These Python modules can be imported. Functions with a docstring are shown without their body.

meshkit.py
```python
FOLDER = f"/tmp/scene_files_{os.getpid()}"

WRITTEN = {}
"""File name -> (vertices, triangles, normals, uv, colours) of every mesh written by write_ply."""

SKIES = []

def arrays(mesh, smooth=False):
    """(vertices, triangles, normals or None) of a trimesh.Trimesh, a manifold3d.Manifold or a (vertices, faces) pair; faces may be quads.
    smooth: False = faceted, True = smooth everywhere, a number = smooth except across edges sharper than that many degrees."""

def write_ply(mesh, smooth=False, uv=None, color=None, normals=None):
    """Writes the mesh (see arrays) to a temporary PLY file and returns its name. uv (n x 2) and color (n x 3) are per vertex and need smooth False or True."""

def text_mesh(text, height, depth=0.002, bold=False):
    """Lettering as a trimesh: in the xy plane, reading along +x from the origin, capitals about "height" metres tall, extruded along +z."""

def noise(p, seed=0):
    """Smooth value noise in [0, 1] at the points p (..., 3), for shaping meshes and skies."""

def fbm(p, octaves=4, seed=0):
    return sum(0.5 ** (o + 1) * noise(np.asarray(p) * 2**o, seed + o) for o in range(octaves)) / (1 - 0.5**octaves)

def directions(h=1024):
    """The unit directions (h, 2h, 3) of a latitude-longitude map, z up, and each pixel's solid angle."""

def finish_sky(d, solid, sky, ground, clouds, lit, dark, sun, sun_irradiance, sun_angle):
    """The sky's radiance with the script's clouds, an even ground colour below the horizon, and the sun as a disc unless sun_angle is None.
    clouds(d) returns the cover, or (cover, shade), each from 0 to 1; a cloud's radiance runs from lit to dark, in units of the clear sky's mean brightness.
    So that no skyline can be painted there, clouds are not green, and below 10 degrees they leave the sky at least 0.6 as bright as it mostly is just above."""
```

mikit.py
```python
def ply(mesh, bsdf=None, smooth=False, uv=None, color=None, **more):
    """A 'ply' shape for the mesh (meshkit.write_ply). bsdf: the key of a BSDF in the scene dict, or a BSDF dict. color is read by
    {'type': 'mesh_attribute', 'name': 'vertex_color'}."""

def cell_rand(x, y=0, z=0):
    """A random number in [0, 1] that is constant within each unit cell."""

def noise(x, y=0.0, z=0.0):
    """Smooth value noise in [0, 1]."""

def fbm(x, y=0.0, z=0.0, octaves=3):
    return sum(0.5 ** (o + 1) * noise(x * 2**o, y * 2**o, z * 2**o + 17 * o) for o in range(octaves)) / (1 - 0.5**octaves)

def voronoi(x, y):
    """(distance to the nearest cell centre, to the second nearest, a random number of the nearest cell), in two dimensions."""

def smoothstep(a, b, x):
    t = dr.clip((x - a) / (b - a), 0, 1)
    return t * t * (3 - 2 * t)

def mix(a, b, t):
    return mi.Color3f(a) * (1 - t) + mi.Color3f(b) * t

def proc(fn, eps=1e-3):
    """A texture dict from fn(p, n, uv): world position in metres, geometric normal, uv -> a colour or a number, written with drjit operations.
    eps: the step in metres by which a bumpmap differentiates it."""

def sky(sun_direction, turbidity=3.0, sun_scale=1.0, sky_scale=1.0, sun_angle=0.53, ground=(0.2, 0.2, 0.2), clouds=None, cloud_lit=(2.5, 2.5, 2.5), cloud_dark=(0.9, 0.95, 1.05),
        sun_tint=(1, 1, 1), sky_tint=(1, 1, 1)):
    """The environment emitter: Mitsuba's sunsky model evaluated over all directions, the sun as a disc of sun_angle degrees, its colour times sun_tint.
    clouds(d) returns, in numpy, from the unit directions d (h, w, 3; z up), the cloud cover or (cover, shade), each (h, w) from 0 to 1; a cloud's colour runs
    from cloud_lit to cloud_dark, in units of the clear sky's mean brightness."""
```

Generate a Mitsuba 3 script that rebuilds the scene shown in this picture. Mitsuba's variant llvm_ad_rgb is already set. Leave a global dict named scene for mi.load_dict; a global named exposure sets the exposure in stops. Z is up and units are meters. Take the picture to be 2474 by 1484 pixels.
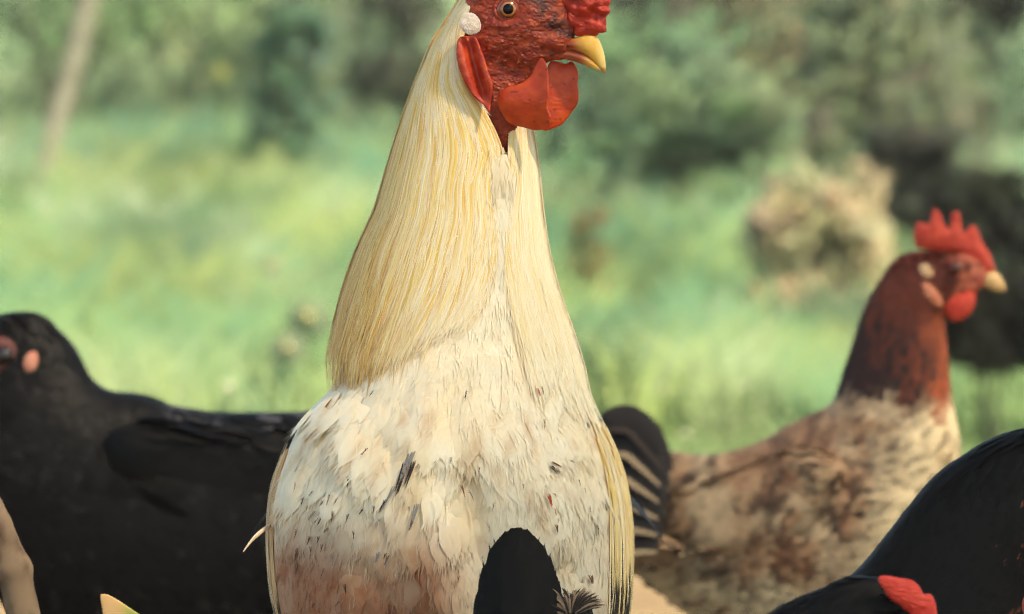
import math, random
import numpy as np, trimesh, mitsuba as mi, mikit, meshkit, drjit as dr
import scipy.sparse as sp, scipy.sparse.linalg as spl
from scipy.spatial import Delaunay, cKDTree
from scipy.interpolate import PchipInterpolator, LinearNDInterpolator
import shapely
from shapely.geometry import Polygon

random.seed(7)
RNG = np.random.default_rng(7)
T = mi.ScalarTransform4f
scene, labels = {}, {}

# ------------------------------------------------------------------ camera, sky, exposure
HC = 0.39                      # lens height above the ground, m
FOC = 13200.0                  # focal length in units of a 2474 wide drawing of the frame
scene['camera'] = {
    'type': 'thinlens', 'fov': math.degrees(2 * math.atan(1237.0 / FOC)), 'fov_axis': 'x',
    'to_world': T().look_at(origin=[0, 0, HC], target=[0, 1, HC], up=[0, 0, 1]),
    'aperture_radius': 0.0072, 'focus_distance': 2.955, 'near_clip': 0.05, 'far_clip': 400.0}
scene['sky'] = mikit.sky((0.47, -0.40, 0.79), turbidity=4, sun_scale=1.0, sky_scale=0.8, sun_angle=5.0, sun_tint=(1.0, 0.985, 0.94), sky_tint=(1.10, 1.0, 0.78))
exposure = 3.25


def lin(r, g, b):
    c = np.array([r, g, b], float) / 255
    return np.where(c <= 0.04045, c / 12.92, ((c + 0.055) / 1.055) ** 2.4)


def at(u, v, d):
    """The point d metres in front of the lens at drawing position u, v (2474 x 1484)."""
    u, v, d = np.broadcast_arrays(np.asarray(u, float), v, d)
    return np.stack([(u - 1237) / FOC * d, d + 0.0 * u, HC + (742 - v) / FOC * d], -1)


def fbm(p, s, seed=0, octaves=3):
    return meshkit.fbm(np.asarray(p) * s + 31.7, octaves, seed)


# ------------------------------------------------------------------ materials
VC = {'type': 'mesh_attribute', 'name': 'vertex_color'}


def mat(key, d):
    scene[key] = d
    return key


def two(d):
    return {'type': 'twosided', 'b': d}


mat('plumage_light', two({'type': 'principled', 'base_color': VC, 'roughness': 0.72, 'specular': 0.25, 'sheen': 0.25}))
mat('plumage_dark', two({'type': 'principled', 'base_color': VC, 'roughness': 0.5, 'specular': 0.10}))
mat('plumage_brown', two({'type': 'principled', 'base_color': VC, 'roughness': 0.65, 'specular': 0.25}))
mat('horn', two({'type': 'principled', 'base_color': VC, 'roughness': 0.32, 'specular': 0.45}))
mat('plain', two({'type': 'principled', 'base_color': VC, 'roughness': 0.85, 'specular': 0.2}))
mat('leafy', {'type': 'principledthin', 'base_color': VC, 'roughness': 0.6, 'diff_trans': 0.9, 'spec_trans': 0.0, 'eta': 1.3})


def f_skin(p, n, uv):
    a = mikit.noise(p.x * 900, p.y * 900, p.z * 900)
    b = mikit.noise(p.x * 2100 + 9, p.y * 2100, p.z * 2100)
    return 0.7 * a + 0.3 * b


mat('skin', two({'type': 'bumpmap', 'arbitrary': mikit.proc(f_skin, eps=1e-4), 'scale': 0.0011,
                 'b': {'type': 'principled', 'base_color': VC, 'roughness': 0.42, 'specular': 0.5}}))
mat('wattle_skin', two({'type': 'bumpmap', 'arbitrary': mikit.proc(f_skin, eps=1e-4), 'scale': 0.00035,
                 'b': {'type': 'principled', 'base_color': VC, 'roughness': 0.40, 'specular': 0.45}}))
mat('pupil', two({'type': 'principled', 'base_color': VC, 'roughness': 0.15, 'specular': 0.22}))
mat('cornea', two({'type': 'principled', 'base_color': VC, 'roughness': 0.12, 'specular': 0.6, 'clearcoat': 0.8, 'clearcoat_gloss': 0.95}))


def f_ground(p, n, uv):
    a = mikit.fbm(p.x * 1.3, p.y * 1.3, 0.0, 4)
    b = mikit.fbm(p.x * 14, p.y * 14, 3.0, 3)
    dirt = mikit.mix((0.085, 0.062, 0.036), (0.155, 0.118, 0.07), b)
    green = mikit.mix(mikit.mix((0.045, 0.085, 0.045), (0.08, 0.125, 0.065), a), (0.10, 0.11, 0.07), mikit.smoothstep(0.55, 0.8, b))
    t = mikit.smoothstep(8.4, 9.6, p.y + 1.2 * a)
    return dirt * (1 - t) + green * t


mat('earth', two({'type': 'principled', 'base_color': mikit.proc(f_ground), 'roughness': 0.95, 'specular': 0.1}))


def f_bark(p, n, uv):
    a = mikit.fbm(p.x * 90, p.y * 90, p.z * 22, 3)
    return mikit.mix((0.16, 0.12, 0.09), (0.34, 0.28, 0.22), a)


mat('bark', two({'type': 'principled', 'base_color': mikit.proc(f_bark), 'roughness': 0.85, 'specular': 0.2}))


# ------------------------------------------------------------------ entry helpers
def unique(key):
    if key not in scene and key not in labels:
        return key
    i = 1
    while f'{key}_{i:03d}' in scene or f'{key}_{i:03d}' in labels:
        i += 1
    return f'{key}_{i:03d}'


def thing(name, label, cat, group=None):
    k = unique(name)
    labels[k] = {'label': label, 'category': cat}
    if group:
        labels[k]['group'] = group
    return k


def put(key, v, f, m, color=None, normals=None, smooth=True, label=None, kind=None):
    key = unique(key)
    v = np.asarray(v, float)
    if color is not None:
        color = np.clip(np.broadcast_to(color, v.shape), 0, 1)
    path = meshkit.write_ply((v, np.asarray(f)), smooth if normals is None else False, None, color, normals=normals)
    scene[key] = {'type': 'ply', 'filename': path, 'face_normals': bool(normals is None and not smooth), 'bsdf': {'type': 'ref', 'id': m}}
    if label or kind:
        labels.setdefault(key, {})
        if label:
            labels[key]['label'] = label
        if kind:
            labels[key]['kind'] = kind
    return key


# ------------------------------------------------------------------ mesh tools
def unit(a):
    return a / np.maximum(np.linalg.norm(a, axis=-1, keepdims=True), 1e-12)


def spline(pts, n=12):
    """Closed Catmull-Rom outline."""
    p = np.asarray(pts, float)
    out = []
    for i in range(len(p)):
        a, b, c, d = p[i - 1], p[i], p[(i + 1) % len(p)], p[(i + 2) % len(p)]
        t = np.linspace(0, 1, n, endpoint=False)[:, None]
        out.append(0.5 * (2 * b + (c - a) * t + (2 * a - 5 * b + 4 * c - d) * t ** 2 + (3 * b - 3 * c + d - a) * t ** 3))
    return np.vstack(out)


def inflate(pts, step, k, sharp=False):
    """A closed outline (x, z) blown up into a rounded solid: returns (vertices x, y, z; faces; y(x, z)), y the half thickness, front = -y."""
    o = np.asarray(pts, float) if sharp else spline(pts)
    poly = Polygon(o).buffer(0)
    if poly.geom_type != 'Polygon':
        poly = max(poly.geoms, key=lambda g: g.area)
    poly = poly.simplify(step * 0.05)

    def along(ring, s):
        n = max(8, int(ring.length / s))
        return np.array([ring.interpolate(i / n, normalized=True).coords[0] for i in range(n)])

    rim = along(poly.exterior, step * 0.7)
    inner = []
    for off in (0.12, 0.4, 0.85):
        g = poly.buffer(-off * step)
        for q in getattr(g, 'geoms', [g]):
            if not q.is_empty:
                inner.append(along(q.exterior, step * 0.7))
    g = poly.buffer(-1.4 * step)
    x0, z0, x1, z1 = poly.bounds
    xs, zs = np.meshgrid(np.arange(x0, x1, step), np.arange(z0, z1, step * 0.866))
    xs[1::2] += step / 2
    q = np.stack([xs.ravel(), zs.ravel()], -1)
    q = q[shapely.contains_xy(g, q[:, 0], q[:, 1])] if not g.is_empty else q[:0]
    P = np.vstack([rim] + inner + [q])
    tri = Delaunay(P).simplices
    c = P[tri].mean(1)
    tri = tri[shapely.contains_xy(poly.buffer(step * 0.02), c[:, 0], c[:, 1])]
    a, b, cc = P[tri[:, 0]], P[tri[:, 1]], P[tri[:, 2]]
    area = ((b - a)[:, 0] * (cc - a)[:, 1] - (b - a)[:, 1] * (cc - a)[:, 0]) / 2
    tri = np.where((area < 0)[:, None], tri[:, ::-1], tri)
    tri, area = tri[np.abs(area) > 1e-14], np.abs(area)[np.abs(area) > 1e-14]
    n, nb = len(P), len(rim)
    A = sp.lil_matrix((1, 1))
    I, J, V = [], [], []
    M = np.zeros(n)
    for i in range(3):
        p0, p1, p2 = P[tri[:, i]], P[tri[:, (i + 1) % 3]], P[tri[:, (i + 2) % 3]]
        cot = ((p1 - p0) * (p2 - p0)).sum(1) / (2 * area)
        w = np.clip(0.5 * cot, -5, 50)
        I += [tri[:, (i + 1) % 3], tri[:, (i + 2) % 3]]
        J += [tri[:, (i + 2) % 3], tri[:, (i + 1) % 3]]
        V += [-w, -w]
        np.add.at(M, tri[:, i], area / 3)
    Lm = sp.coo_matrix((np.concatenate(V), (np.concatenate(I), np.concatenate(J))), (n, n)).tocsr()
    Lm = sp.diags(-np.asarray(Lm.sum(1)).ravel() + 1e-9) + Lm
    used = np.zeros(n, bool)
    used[tri] = True
    free = np.nonzero((np.arange(n) >= nb) & used)[0]
    h = np.zeros(n)
    h[free] = spl.spsolve(Lm[free][:, free].tocsc(), M[free])
    y = k * np.sqrt(2 * np.maximum(h, 0))
    front = np.stack([P[:, 0], -y, P[:, 1]], -1)
    bi = np.arange(n)
    bi[nb:] = np.arange(nb, n) + (n - nb)
    back = np.stack([P[nb:, 0], y[nb:], P[nb:, 1]], -1)
    v = np.vstack([front, back])
    f = np.vstack([tri, bi[tri][:, ::-1]])
    return v, f, LinearNDInterpolator(P, y, fill_value=0.0)


def normals_of(v, f):
    fn = np.cross(v[f[:, 1]] - v[f[:, 0]], v[f[:, 2]] - v[f[:, 0]])
    n = np.zeros_like(v)
    for i in range(3):
        np.add.at(n, f[:, i], fn)
    return unit(n)


def sweep(path, rad, sides=10, squash=None):
    """A tube along the path, with closed ends."""
    p = np.asarray(path, float)
    t = unit(np.gradient(p, axis=0))
    ref = np.array([0.13, 1.0, 0.07])
    a = unit(np.cross(t, ref))
    b = np.cross(t, a)
    ang = np.linspace(0, 2 * np.pi, sides, endpoint=False)
    r = np.broadcast_to(rad, (len(p),))[:, None, None]
    v = p[:, None] + r * (np.cos(ang)[None, :, None] * a[:, None] + np.sin(ang)[None, :, None] * b[:, None])
    K = len(p)
    i, j = np.meshgrid(np.arange(K - 1), np.arange(sides), indexing='ij')
    q = np.stack([i * sides + j, i * sides + (j + 1) % sides, (i + 1) * sides + (j + 1) % sides, (i + 1) * sides + j], -1).reshape(-1, 4)
    v = np.vstack([v.reshape(-1, 3), p[:1], p[-1:]])
    f = [q[:, [0, 1, 2]], q[:, [0, 2, 3]]]
    j = np.arange(sides)
    f.append(np.stack([np.full(sides, K * sides), (j + 1) % sides, j], -1))
    f.append(np.stack([np.full(sides, K * sides + 1), (K - 1) * sides + j, (K - 1) * sides + (j + 1) % sides], -1))
    return v, np.vstack(f)


def curve(pts, n=40):
    p = np.asarray(pts, float)
    t = np.r_[0, np.cumsum(np.linalg.norm(np.diff(p, axis=0), axis=1))]
    return PchipInterpolator(t, p)(np.linspace(0, t[-1], n))


def join(parts):
    """[(v, f, color[, normals])] -> one."""
    off, vs, fs, cs, ns = 0, [], [], [], []
    for p in parts:
        vs.append(p[0]); fs.append(p[1] + off); cs.append(np.broadcast_to(p[2], p[0].shape))
        ns.append(p[3] if len(p) > 3 else normals_of(p[0], p[1]))
        off += len(p[0])
    return np.vstack(vs), np.vstack(fs), np.vstack(cs), np.vstack(ns)


def ribbons(pts, nrm, width, color, curl=0.55):
    """Strands: pts, nrm (N, K, 3), width (N, K), color (N, K, 3) -> v, f, color, normals. Two vertices per row."""
    N, K = pts.shape[:2]
    t = unit(np.gradient(pts, axis=1))
    s = unit(np.cross(t, nrm))
    w = width[..., None] / 2
    v = np.stack([pts - s * w, pts + s * w], 2).reshape(-1, 3)
    n = np.stack([unit(nrm - curl * s), unit(nrm + curl * s)], 2).reshape(-1, 3)
    c = np.repeat(color[:, :, None], 2, 2).reshape(-1, 3)
    i, k = np.meshgrid(np.arange(N), np.arange(K - 1), indexing='ij')
    b = (i * K + k) * 2
    f = np.stack([np.stack([b, b + 1, b + 3], -1), np.stack([b, b + 3, b + 2], -1)], 2).reshape(-1, 3)
    return v, f, c, n


def cards(P, D, N, L, W, color, rows=6, lift=0.08, radius=0.1, prof=None, nblend=0.35, cup=0.12):
    """Feathers on a surface: root P, direction D, normal N (n, 3), length L, width W (n); color(t, c, i) -> (n, rows, 3 or 5 columns, 3)."""
    n = len(P)
    S = unit(np.cross(D, N))
    D = unit(np.cross(N, S))
    t = np.linspace(0, 1, rows)
    c = np.array([-1.0, -0.5, 0, 0.5, 1.0])
    w = (np.sin(np.pi * np.clip(t * 0.82 + 0.16, 0, 1)) ** 0.6 if prof is None else prof(t))
    w[-1] = max(w[-1], 0.12)
    tt, ccn = t[None, :, None], c[None, None, :]
    endround = -0.16 * (ccn ** 2) * tt * L[:, None, None]
    al = L[:, None, None] * tt + endround
    ac = W[:, None, None] / 2 * w[None, :, None] * ccn
    up = lift * L[:, None, None] * tt - (al ** 2 + ac ** 2) / (2 * radius) - cup * np.abs(ac) * tt
    v = P[:, None, None] + D[:, None, None] * al[..., None] + S[:, None, None] * ac[..., None] + N[:, None, None] * up[..., None]
    nn = N[:, None, None] + (D[:, None, None] * (al / radius + nblend * (tt - 0.3))[..., None]) + S[:, None, None] * (ac / radius + nblend * ccn * 0.6)[..., None]
    nn = unit(nn)
    col = color(np.broadcast_to(tt, al.shape), np.broadcast_to(ccn, al.shape), v)
    m = len(c)
    i, r, q = np.meshgrid(np.arange(n), np.arange(rows - 1), np.arange(m - 1), indexing='ij')
    b = (i * rows + r) * m + q
    f = np.stack([np.stack([b, b + m, b + m + 1], -1), np.stack([b, b + m + 1, b + 1], -1)], 3).reshape(-1, 3)
    return v.reshape(-1, 3), f, col.reshape(-1, 3), nn.reshape(-1, 3)


def scatter(v, f, n, seed):
    m = trimesh.Trimesh(v, f, process=False)
    r = np.random.default_rng(seed)
    a = m.area_faces
    i = r.choice(len(f), n, p=a / a.sum())
    b = r.random((n, 2))
    b[b.sum(1) > 1] = 1 - b[b.sum(1) > 1]
    p = v[f[i, 0]] + b[:, :1] * (v[f[i, 1]] - v[f[i, 0]]) + b[:, 1:] * (v[f[i, 2]] - v[f[i, 0]])
    nv = normals_of(v, f)
    nn = unit(nv[f[i, 0]] * (1 - b.sum(1))[:, None] + nv[f[i, 1]] * b[:, :1] + nv[f[i, 2]] * b[:, 1:])
    return p, nn


def ball(c, r, sub=3):
    m = trimesh.creation.icosphere(sub, 1.0)
    return np.array(m.vertices) * r + c, np.array(m.faces)


# ------------------------------------------------------------------ the ground and the meadow bank
def ground_z(x, y):
    y = np.asarray(y, float)
    s = np.clip((y - 10.0) / 4.0, 0, 1)
    ramp = np.where(y < 14, 0.5 * 0.095 * 4.0 * s ** 2, 0.19 + 0.095 * (y - 14.0))
    return ramp + 0.05 * (fbm(np.stack([x, y, 0 * y], -1), 0.55, 3) - 0.5) * np.clip((y - 4.2) / 3.0, 0, 1)


ys = np.r_[np.linspace(-40, 0, 12), np.linspace(0.5, 12, 40), np.linspace(12.3, 40, 70), np.linspace(43, 150, 24)]
xs = np.r_[np.linspace(-120, -8, 16), np.linspace(-7.5, 7.5, 51), np.linspace(8, 120, 16)]
gx, gy = np.meshgrid(xs, ys)
gv = np.stack([gx, gy, ground_z(gx, gy)], -1).reshape(-1, 3)
ii, jj = np.meshgrid(np.arange(len(ys) - 1), np.arange(len(xs) - 1), indexing='ij')
b0 = ii * len(xs) + jj
gf = np.stack([np.stack([b0, b0 + 1, b0 + len(xs) + 1], -1), np.stack([b0, b0 + len(xs) + 1, b0 + len(xs)], -1)], 2).reshape(-1, 3)
put('ground', gv, gf, 'earth', kind='structure')

# grass and weeds covering the bank
GREEN, LIME, TEAL, TAN, OLIVE, PALE = (np.array(c) for c in ((0.098, 0.178, 0.090), (0.158, 0.208, 0.080), (0.056, 0.142, 0.096), (0.17, 0.145, 0.07), (0.096, 0.130, 0.092), (0.180, 0.228, 0.158)))


def meadow_color(x, y, r):
    q = np.stack([x * 2.6, y * 0.8, 0 * x], -1)
    a, b, c = fbm(q, 1.2, 11), fbm(q, 1.5, 12), fbm(q, 2.3, 13)
    col = GREEN + (LIME - GREEN) * np.clip((a - 0.44) * 5, 0, 1)[:, None]
    col = col + (TEAL - col) * np.clip((b - 0.48) * 9, 0, 1)[:, None]
    col = col + (PALE - col) * np.clip((c - 0.54) * 6, 0, 0.9)[:, None]
    near = np.clip((13.0 - y) / 3, 0, 1)[:, None] * 0.8
    col = col * (1 - near) + LIME * 1.1 * near
    far = np.clip((y - 18) / 7, 0, 1)[:, None] * 0.55
    col = col * (1 - far) + OLIVE * far
    right = np.clip((x / y - 0.055) * 14, 0, 1)[:, None] * np.clip((y - 15) / 5, 0, 1)[:, None] * 0.6
    col = col * (1 - right) + OLIVE * right
    dk = np.clip((fbm(q, 1.5, 14) - 0.48) * 7, 0, 1)[:, None]
    return 1.6 * col * (0.9 + 0.2 * r[:, None]) * (1 - 0.55 * dk)


def blades(n, y0, y1, spread, hmin, hmax, width, seed):
    r = np.random.default_rng(seed)
    y = y0 + (y1 - y0) * r.random(n) ** 1.15
    x = (r.random(n) * 2 - 1) * (spread + 0.13 * y)
    h = (hmin + (hmax - hmin) * r.random(n)) * (0.35 + 1.3 * fbm(np.stack([x * 2.2, y, 0 * x], -1), 1.3, 21))
    p = np.stack([x, y, ground_z(x, y) - 0.01], -1)
    ang = r.random(n) * 2 * np.pi
    lean = np.stack([np.cos(ang), np.sin(ang), 0 * ang], -1) * (0.15 + 0.55 * r.random(n))[:, None]
    K = 4
    t = np.linspace(0, 1, K)[None, :, None]
    pts = p[:, None] + h[:, None, None] * (np.array([0, 0, 1.0]) * t * (1 - 0.2 * t) + lean[:, None] * t ** 2)
    a2 = r.random(n) * 2 * np.pi
    nrm = np.broadcast_to(np.stack([np.cos(a2), np.sin(a2), 0.35 + 0 * a2], -1)[:, None], pts.shape)
    soft = unit(0.35 * np.stack([np.cos(a2), np.sin(a2), 0 * a2], -1) + np.array([0.0, -0.55, 0.85]))
    w = width * (0.6 + 0.8 * r.random(n))[:, None] * np.array([0.7, 1.0, 0.8, 0.08])[None]
    col = meadow_color(x, y, r.random(n))[:, None] * np.array([0.8, 0.95, 1.05, 1.1])[None, :, None]
    q = ribbons(pts, unit(nrm), w, col, 0.3)
    return q[0], q[1], q[2], np.repeat(soft, 2 * K, 0)


gb = join([blades(26000, 8.7, 13.0, 0.3, 0.05, 0.17, 0.009, 1), blades(52000, 11.5, 24.0, 0.5, 0.18, 0.42, 0.016, 2)])
put('meadow_grass', gb[0], gb[1], 'leafy', gb[2], gb[3], label='tall blurred green meadow grass on the bank behind the hens', kind='stuff')
labels['meadow_grass']['category'] = 'grass'


# ------------------------------------------------------------------ shrubs, stems and flowers of the background
def leaves(centers, size, col, r, up=0.4, outw=None):
    n = len(centers)
    D = unit(r.normal(size=(n, 3)))
    N = unit(r.normal(size=(n, 3)) + np.array([0, -0.2, up]))
    S = unit(np.cross(D, N)); D = np.cross(N, S)
    L = size * (0.6 + 0.8 * r.random(n))[:, None]
    v = np.stack([centers - D * L, centers - S * L * 0.42 + N * L * 0.1, centers + D * L, centers + S * L * 0.42 + N * L * 0.1], 1)
    b = np.arange(n)[:, None] * 4
    f = np.vstack([b + np.array([0, 1, 2]), b + np.array([0, 2, 3])])
    nn = np.repeat(unit(0.45 * N + (0.75 * outw if outw is not None else 0.0) + np.array([0, -0.3, 0.45]))[:, None], 4, 1)
    return v.reshape(-1, 3), f, np.repeat(col[:, None], 4, 1).reshape(-1, 3), nn.reshape(-1, 3)


def shrub(name, label, cat, u, y, width, height, col, n, seed, leaf=0.035, group=None, lift=0.12, lumps=60, stemcol=None, clear=0.0):
    r = np.random.default_rng(seed)
    x = (u - 1237) / FOC * y
    z = float(ground_z(np.array([x]), np.array([y]))[0])
    k = thing(name, label, cat, group)
    base = np.array([x, y, z])
    cs = np.stack([(r.random(lumps) * 2 - 1) * width * 0.42, (r.random(lumps) * 2 - 1) * width * 0.3, height * (lift + (0.93 - lift) * r.random(lumps))], -1)
    cs[:, :2] *= (1.1 - 0.55 * np.abs(cs[:, 2:3] / height - 0.35))
    rad = width * (0.13 + 0.17 * r.random(lumps))
    which = r.integers(0, lumps, n)
    d = unit(r.normal(size=(n, 3))) * (r.random((n, 1)) ** 0.45) * rad[which][:, None]
    d[:, 2] *= 0.8
    c = cs[which] + d + base
    tone = (0.82 + 0.36 * r.random(lumps))[which] * (0.92 + 0.16 * r.random(n))
    colr = np.asarray(col)[None] * (np.array([1.8, 1.84, 1.72]) if sum(col) > 0.2 else 1.1 if sum(col) > 0.12 else 1.0) * tone[:, None] * (1 + 0.25 * (r.random((lumps, 3)) - 0.5))[which]
    L = leaves(c, leaf, colr, r, outw=unit(d))
    ok = c[:, 2] > z
    put(k + '__crown', L[0], L[1], 'leafy', L[2], L[3])
    parts = []
    for j in range(6):
        tip = cs[j % lumps] * np.array([0.9, 0.9, 1.0])
        pth = curve([base - [0, 0, 0.05], base + tip * 0.45 + [0, 0, 0.1 * height], base + tip], 8)
        parts.append((*sweep(pth, np.linspace(0.010, 0.003, 8) * max(0.5, height), 6), stemcol if stemcol is not None else np.array([0.07, 0.08, 0.05])))
    J = join(parts)
    put(k + '__stem', J[0], J[1], 'plain', J[2], J[3])
    return k


G1, G2, G3, G4, DK = (0.075, 0.110, 0.075), (0.095, 0.135, 0.080), (0.072, 0.112, 0.082), (0.100, 0.112, 0.078), (0.016, 0.020, 0.016)  # DK: deep shade of a gap between bushes, put into the leaf colour
shrubs = [  # label, u, y, width, height, colour, leaves
    ('pale sage green bush at the far left behind the leaning pole', 150, 21, 1.3, 1.6, (0.105, 0.150, 0.085), 2600),
    ('broad grey green bush right of the leaning pole', 430, 22, 1.3, 1.75, G1, 3000),
    ('light green bush at the top left with a lighter crown', 640, 23.5, 1.1, 1.8, G2, 2600),
    ('dark green low bush left of the rooster neck', 715, 19.5, 0.30, 0.80, (0.050, 0.095, 0.068), 900),
    ('dark brown green bush just left of the rooster head', 975, 21.0, 0.42, 1.7, (0.062, 0.075, 0.056), 1500),
    ('mid green bush half hidden behind the rooster neck', 880, 22.5, 0.8, 1.7, G3, 2200),
    ('grey olive bush just right of the rooster comb', 1540, 23.0, 0.9, 1.75, G4, 2600),
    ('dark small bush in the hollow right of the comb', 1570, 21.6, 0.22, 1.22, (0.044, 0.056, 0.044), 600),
    ('sage bush at the top middle of the right half', 1780, 22.5, 0.9, 1.9, (0.092, 0.128, 0.085), 2800),
    ('teal grey bush at the top right', 2080, 21.5, 0.8, 1.9, (0.070, 0.112, 0.085), 2800),
    ('pale grey green bush in the top right corner', 2370, 20.5, 0.9, 1.8, (0.092, 0.128, 0.098), 2600),
    ('mid green weedy bush between the rooster and the brown hen', 1560, 18.0, 0.75, 0.75, (0.080, 0.128, 0.085), 2200),
    ('olive bush in the middle of the right half above the russet weed', 1700, 17.0, 0.55, 0.72, (0.078, 0.118, 0.075), 1900),
    ('grey olive bush between the dry bush and the top right corner', 2130, 17.5, 0.6, 0.95, (0.082, 0.10, 0.072), 2000),
    ('brown tinted bush above the dry tan bush', 1840, 19.5, 0.7, 1.15, (0.105, 0.102, 0.068), 1900),
]
for i, (lab, u, y, w, h, c, n) in enumerate(shrubs):
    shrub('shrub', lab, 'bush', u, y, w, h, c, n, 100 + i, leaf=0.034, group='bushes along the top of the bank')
shrub('dry_bush', 'dry tan bush left of the brown hen head', 'bush', 1975, 14.2, 0.34, 0.56, (0.22, 0.20, 0.135), 2300, 151, leaf=0.026, lift=0.3, stemcol=np.array([0.2, 0.15, 0.1]))
shrub('dark_bush', 'bush coloured almost black for a shaded gap beside and below the brown hen beak', 'bush', 2404, 10.9, 0.24, 0.46, DK, 3400, 152, leaf=0.020, lift=0.62)
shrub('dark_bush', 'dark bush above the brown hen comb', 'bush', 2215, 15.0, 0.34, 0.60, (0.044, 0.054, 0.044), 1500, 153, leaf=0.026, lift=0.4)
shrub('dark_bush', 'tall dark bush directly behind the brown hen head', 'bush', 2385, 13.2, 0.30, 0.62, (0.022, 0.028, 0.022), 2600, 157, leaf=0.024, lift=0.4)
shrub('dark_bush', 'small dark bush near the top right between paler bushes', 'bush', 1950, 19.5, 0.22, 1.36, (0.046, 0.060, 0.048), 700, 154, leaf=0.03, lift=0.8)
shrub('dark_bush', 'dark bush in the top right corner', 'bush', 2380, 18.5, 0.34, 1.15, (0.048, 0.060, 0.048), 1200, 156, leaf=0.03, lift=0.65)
shrub('russet_bush', 'small russet stalky weed right of the rooster neck', 'weed', 1415, 14.0, 0.12, 0.50, (0.105, 0.095, 0.05), 380, 155, leaf=0.02)

# a leaning pole and a lighter stem in the bank
k = thing('leaning_pole', 'pale bare pole leaning at the top left of the bank', 'pole')
pp = curve([at(245, -300, 18.4), at(222, -60, 18.3), at(172, 170, 18.2), at(128, 330, 18.1), at(100, 480, 18.0), at(84, 620, 17.9)], 40)
pv, pf = sweep(pp, np.linspace(0.040, 0.032, 40) * (1 + 0.08 * np.sin(np.arange(40) * 1.7)), 10)
scene[k] = scene.pop(put('pole_tmp', pv, pf, 'plain', np.array([0.14, 0.145, 0.11]) * (0.8 + 0.4 * fbm(pv, 14, 5))[:, None]))
k = thing('slanting_stem', 'pale green stem slanting down towards the dry bush', 'stem')
pv, pf = sweep(curve([at(1640, 450, 15.6), at(1730, 560, 15.5), at(1830, 680, 15.4), at(1990, 880, 15.3)], 24), np.linspace(0.006, 0.014, 24), 8)
scene[k] = scene.pop(put('stem_tmp', pv, pf, 'plain', np.array([0.13, 0.16, 0.08])))


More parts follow.
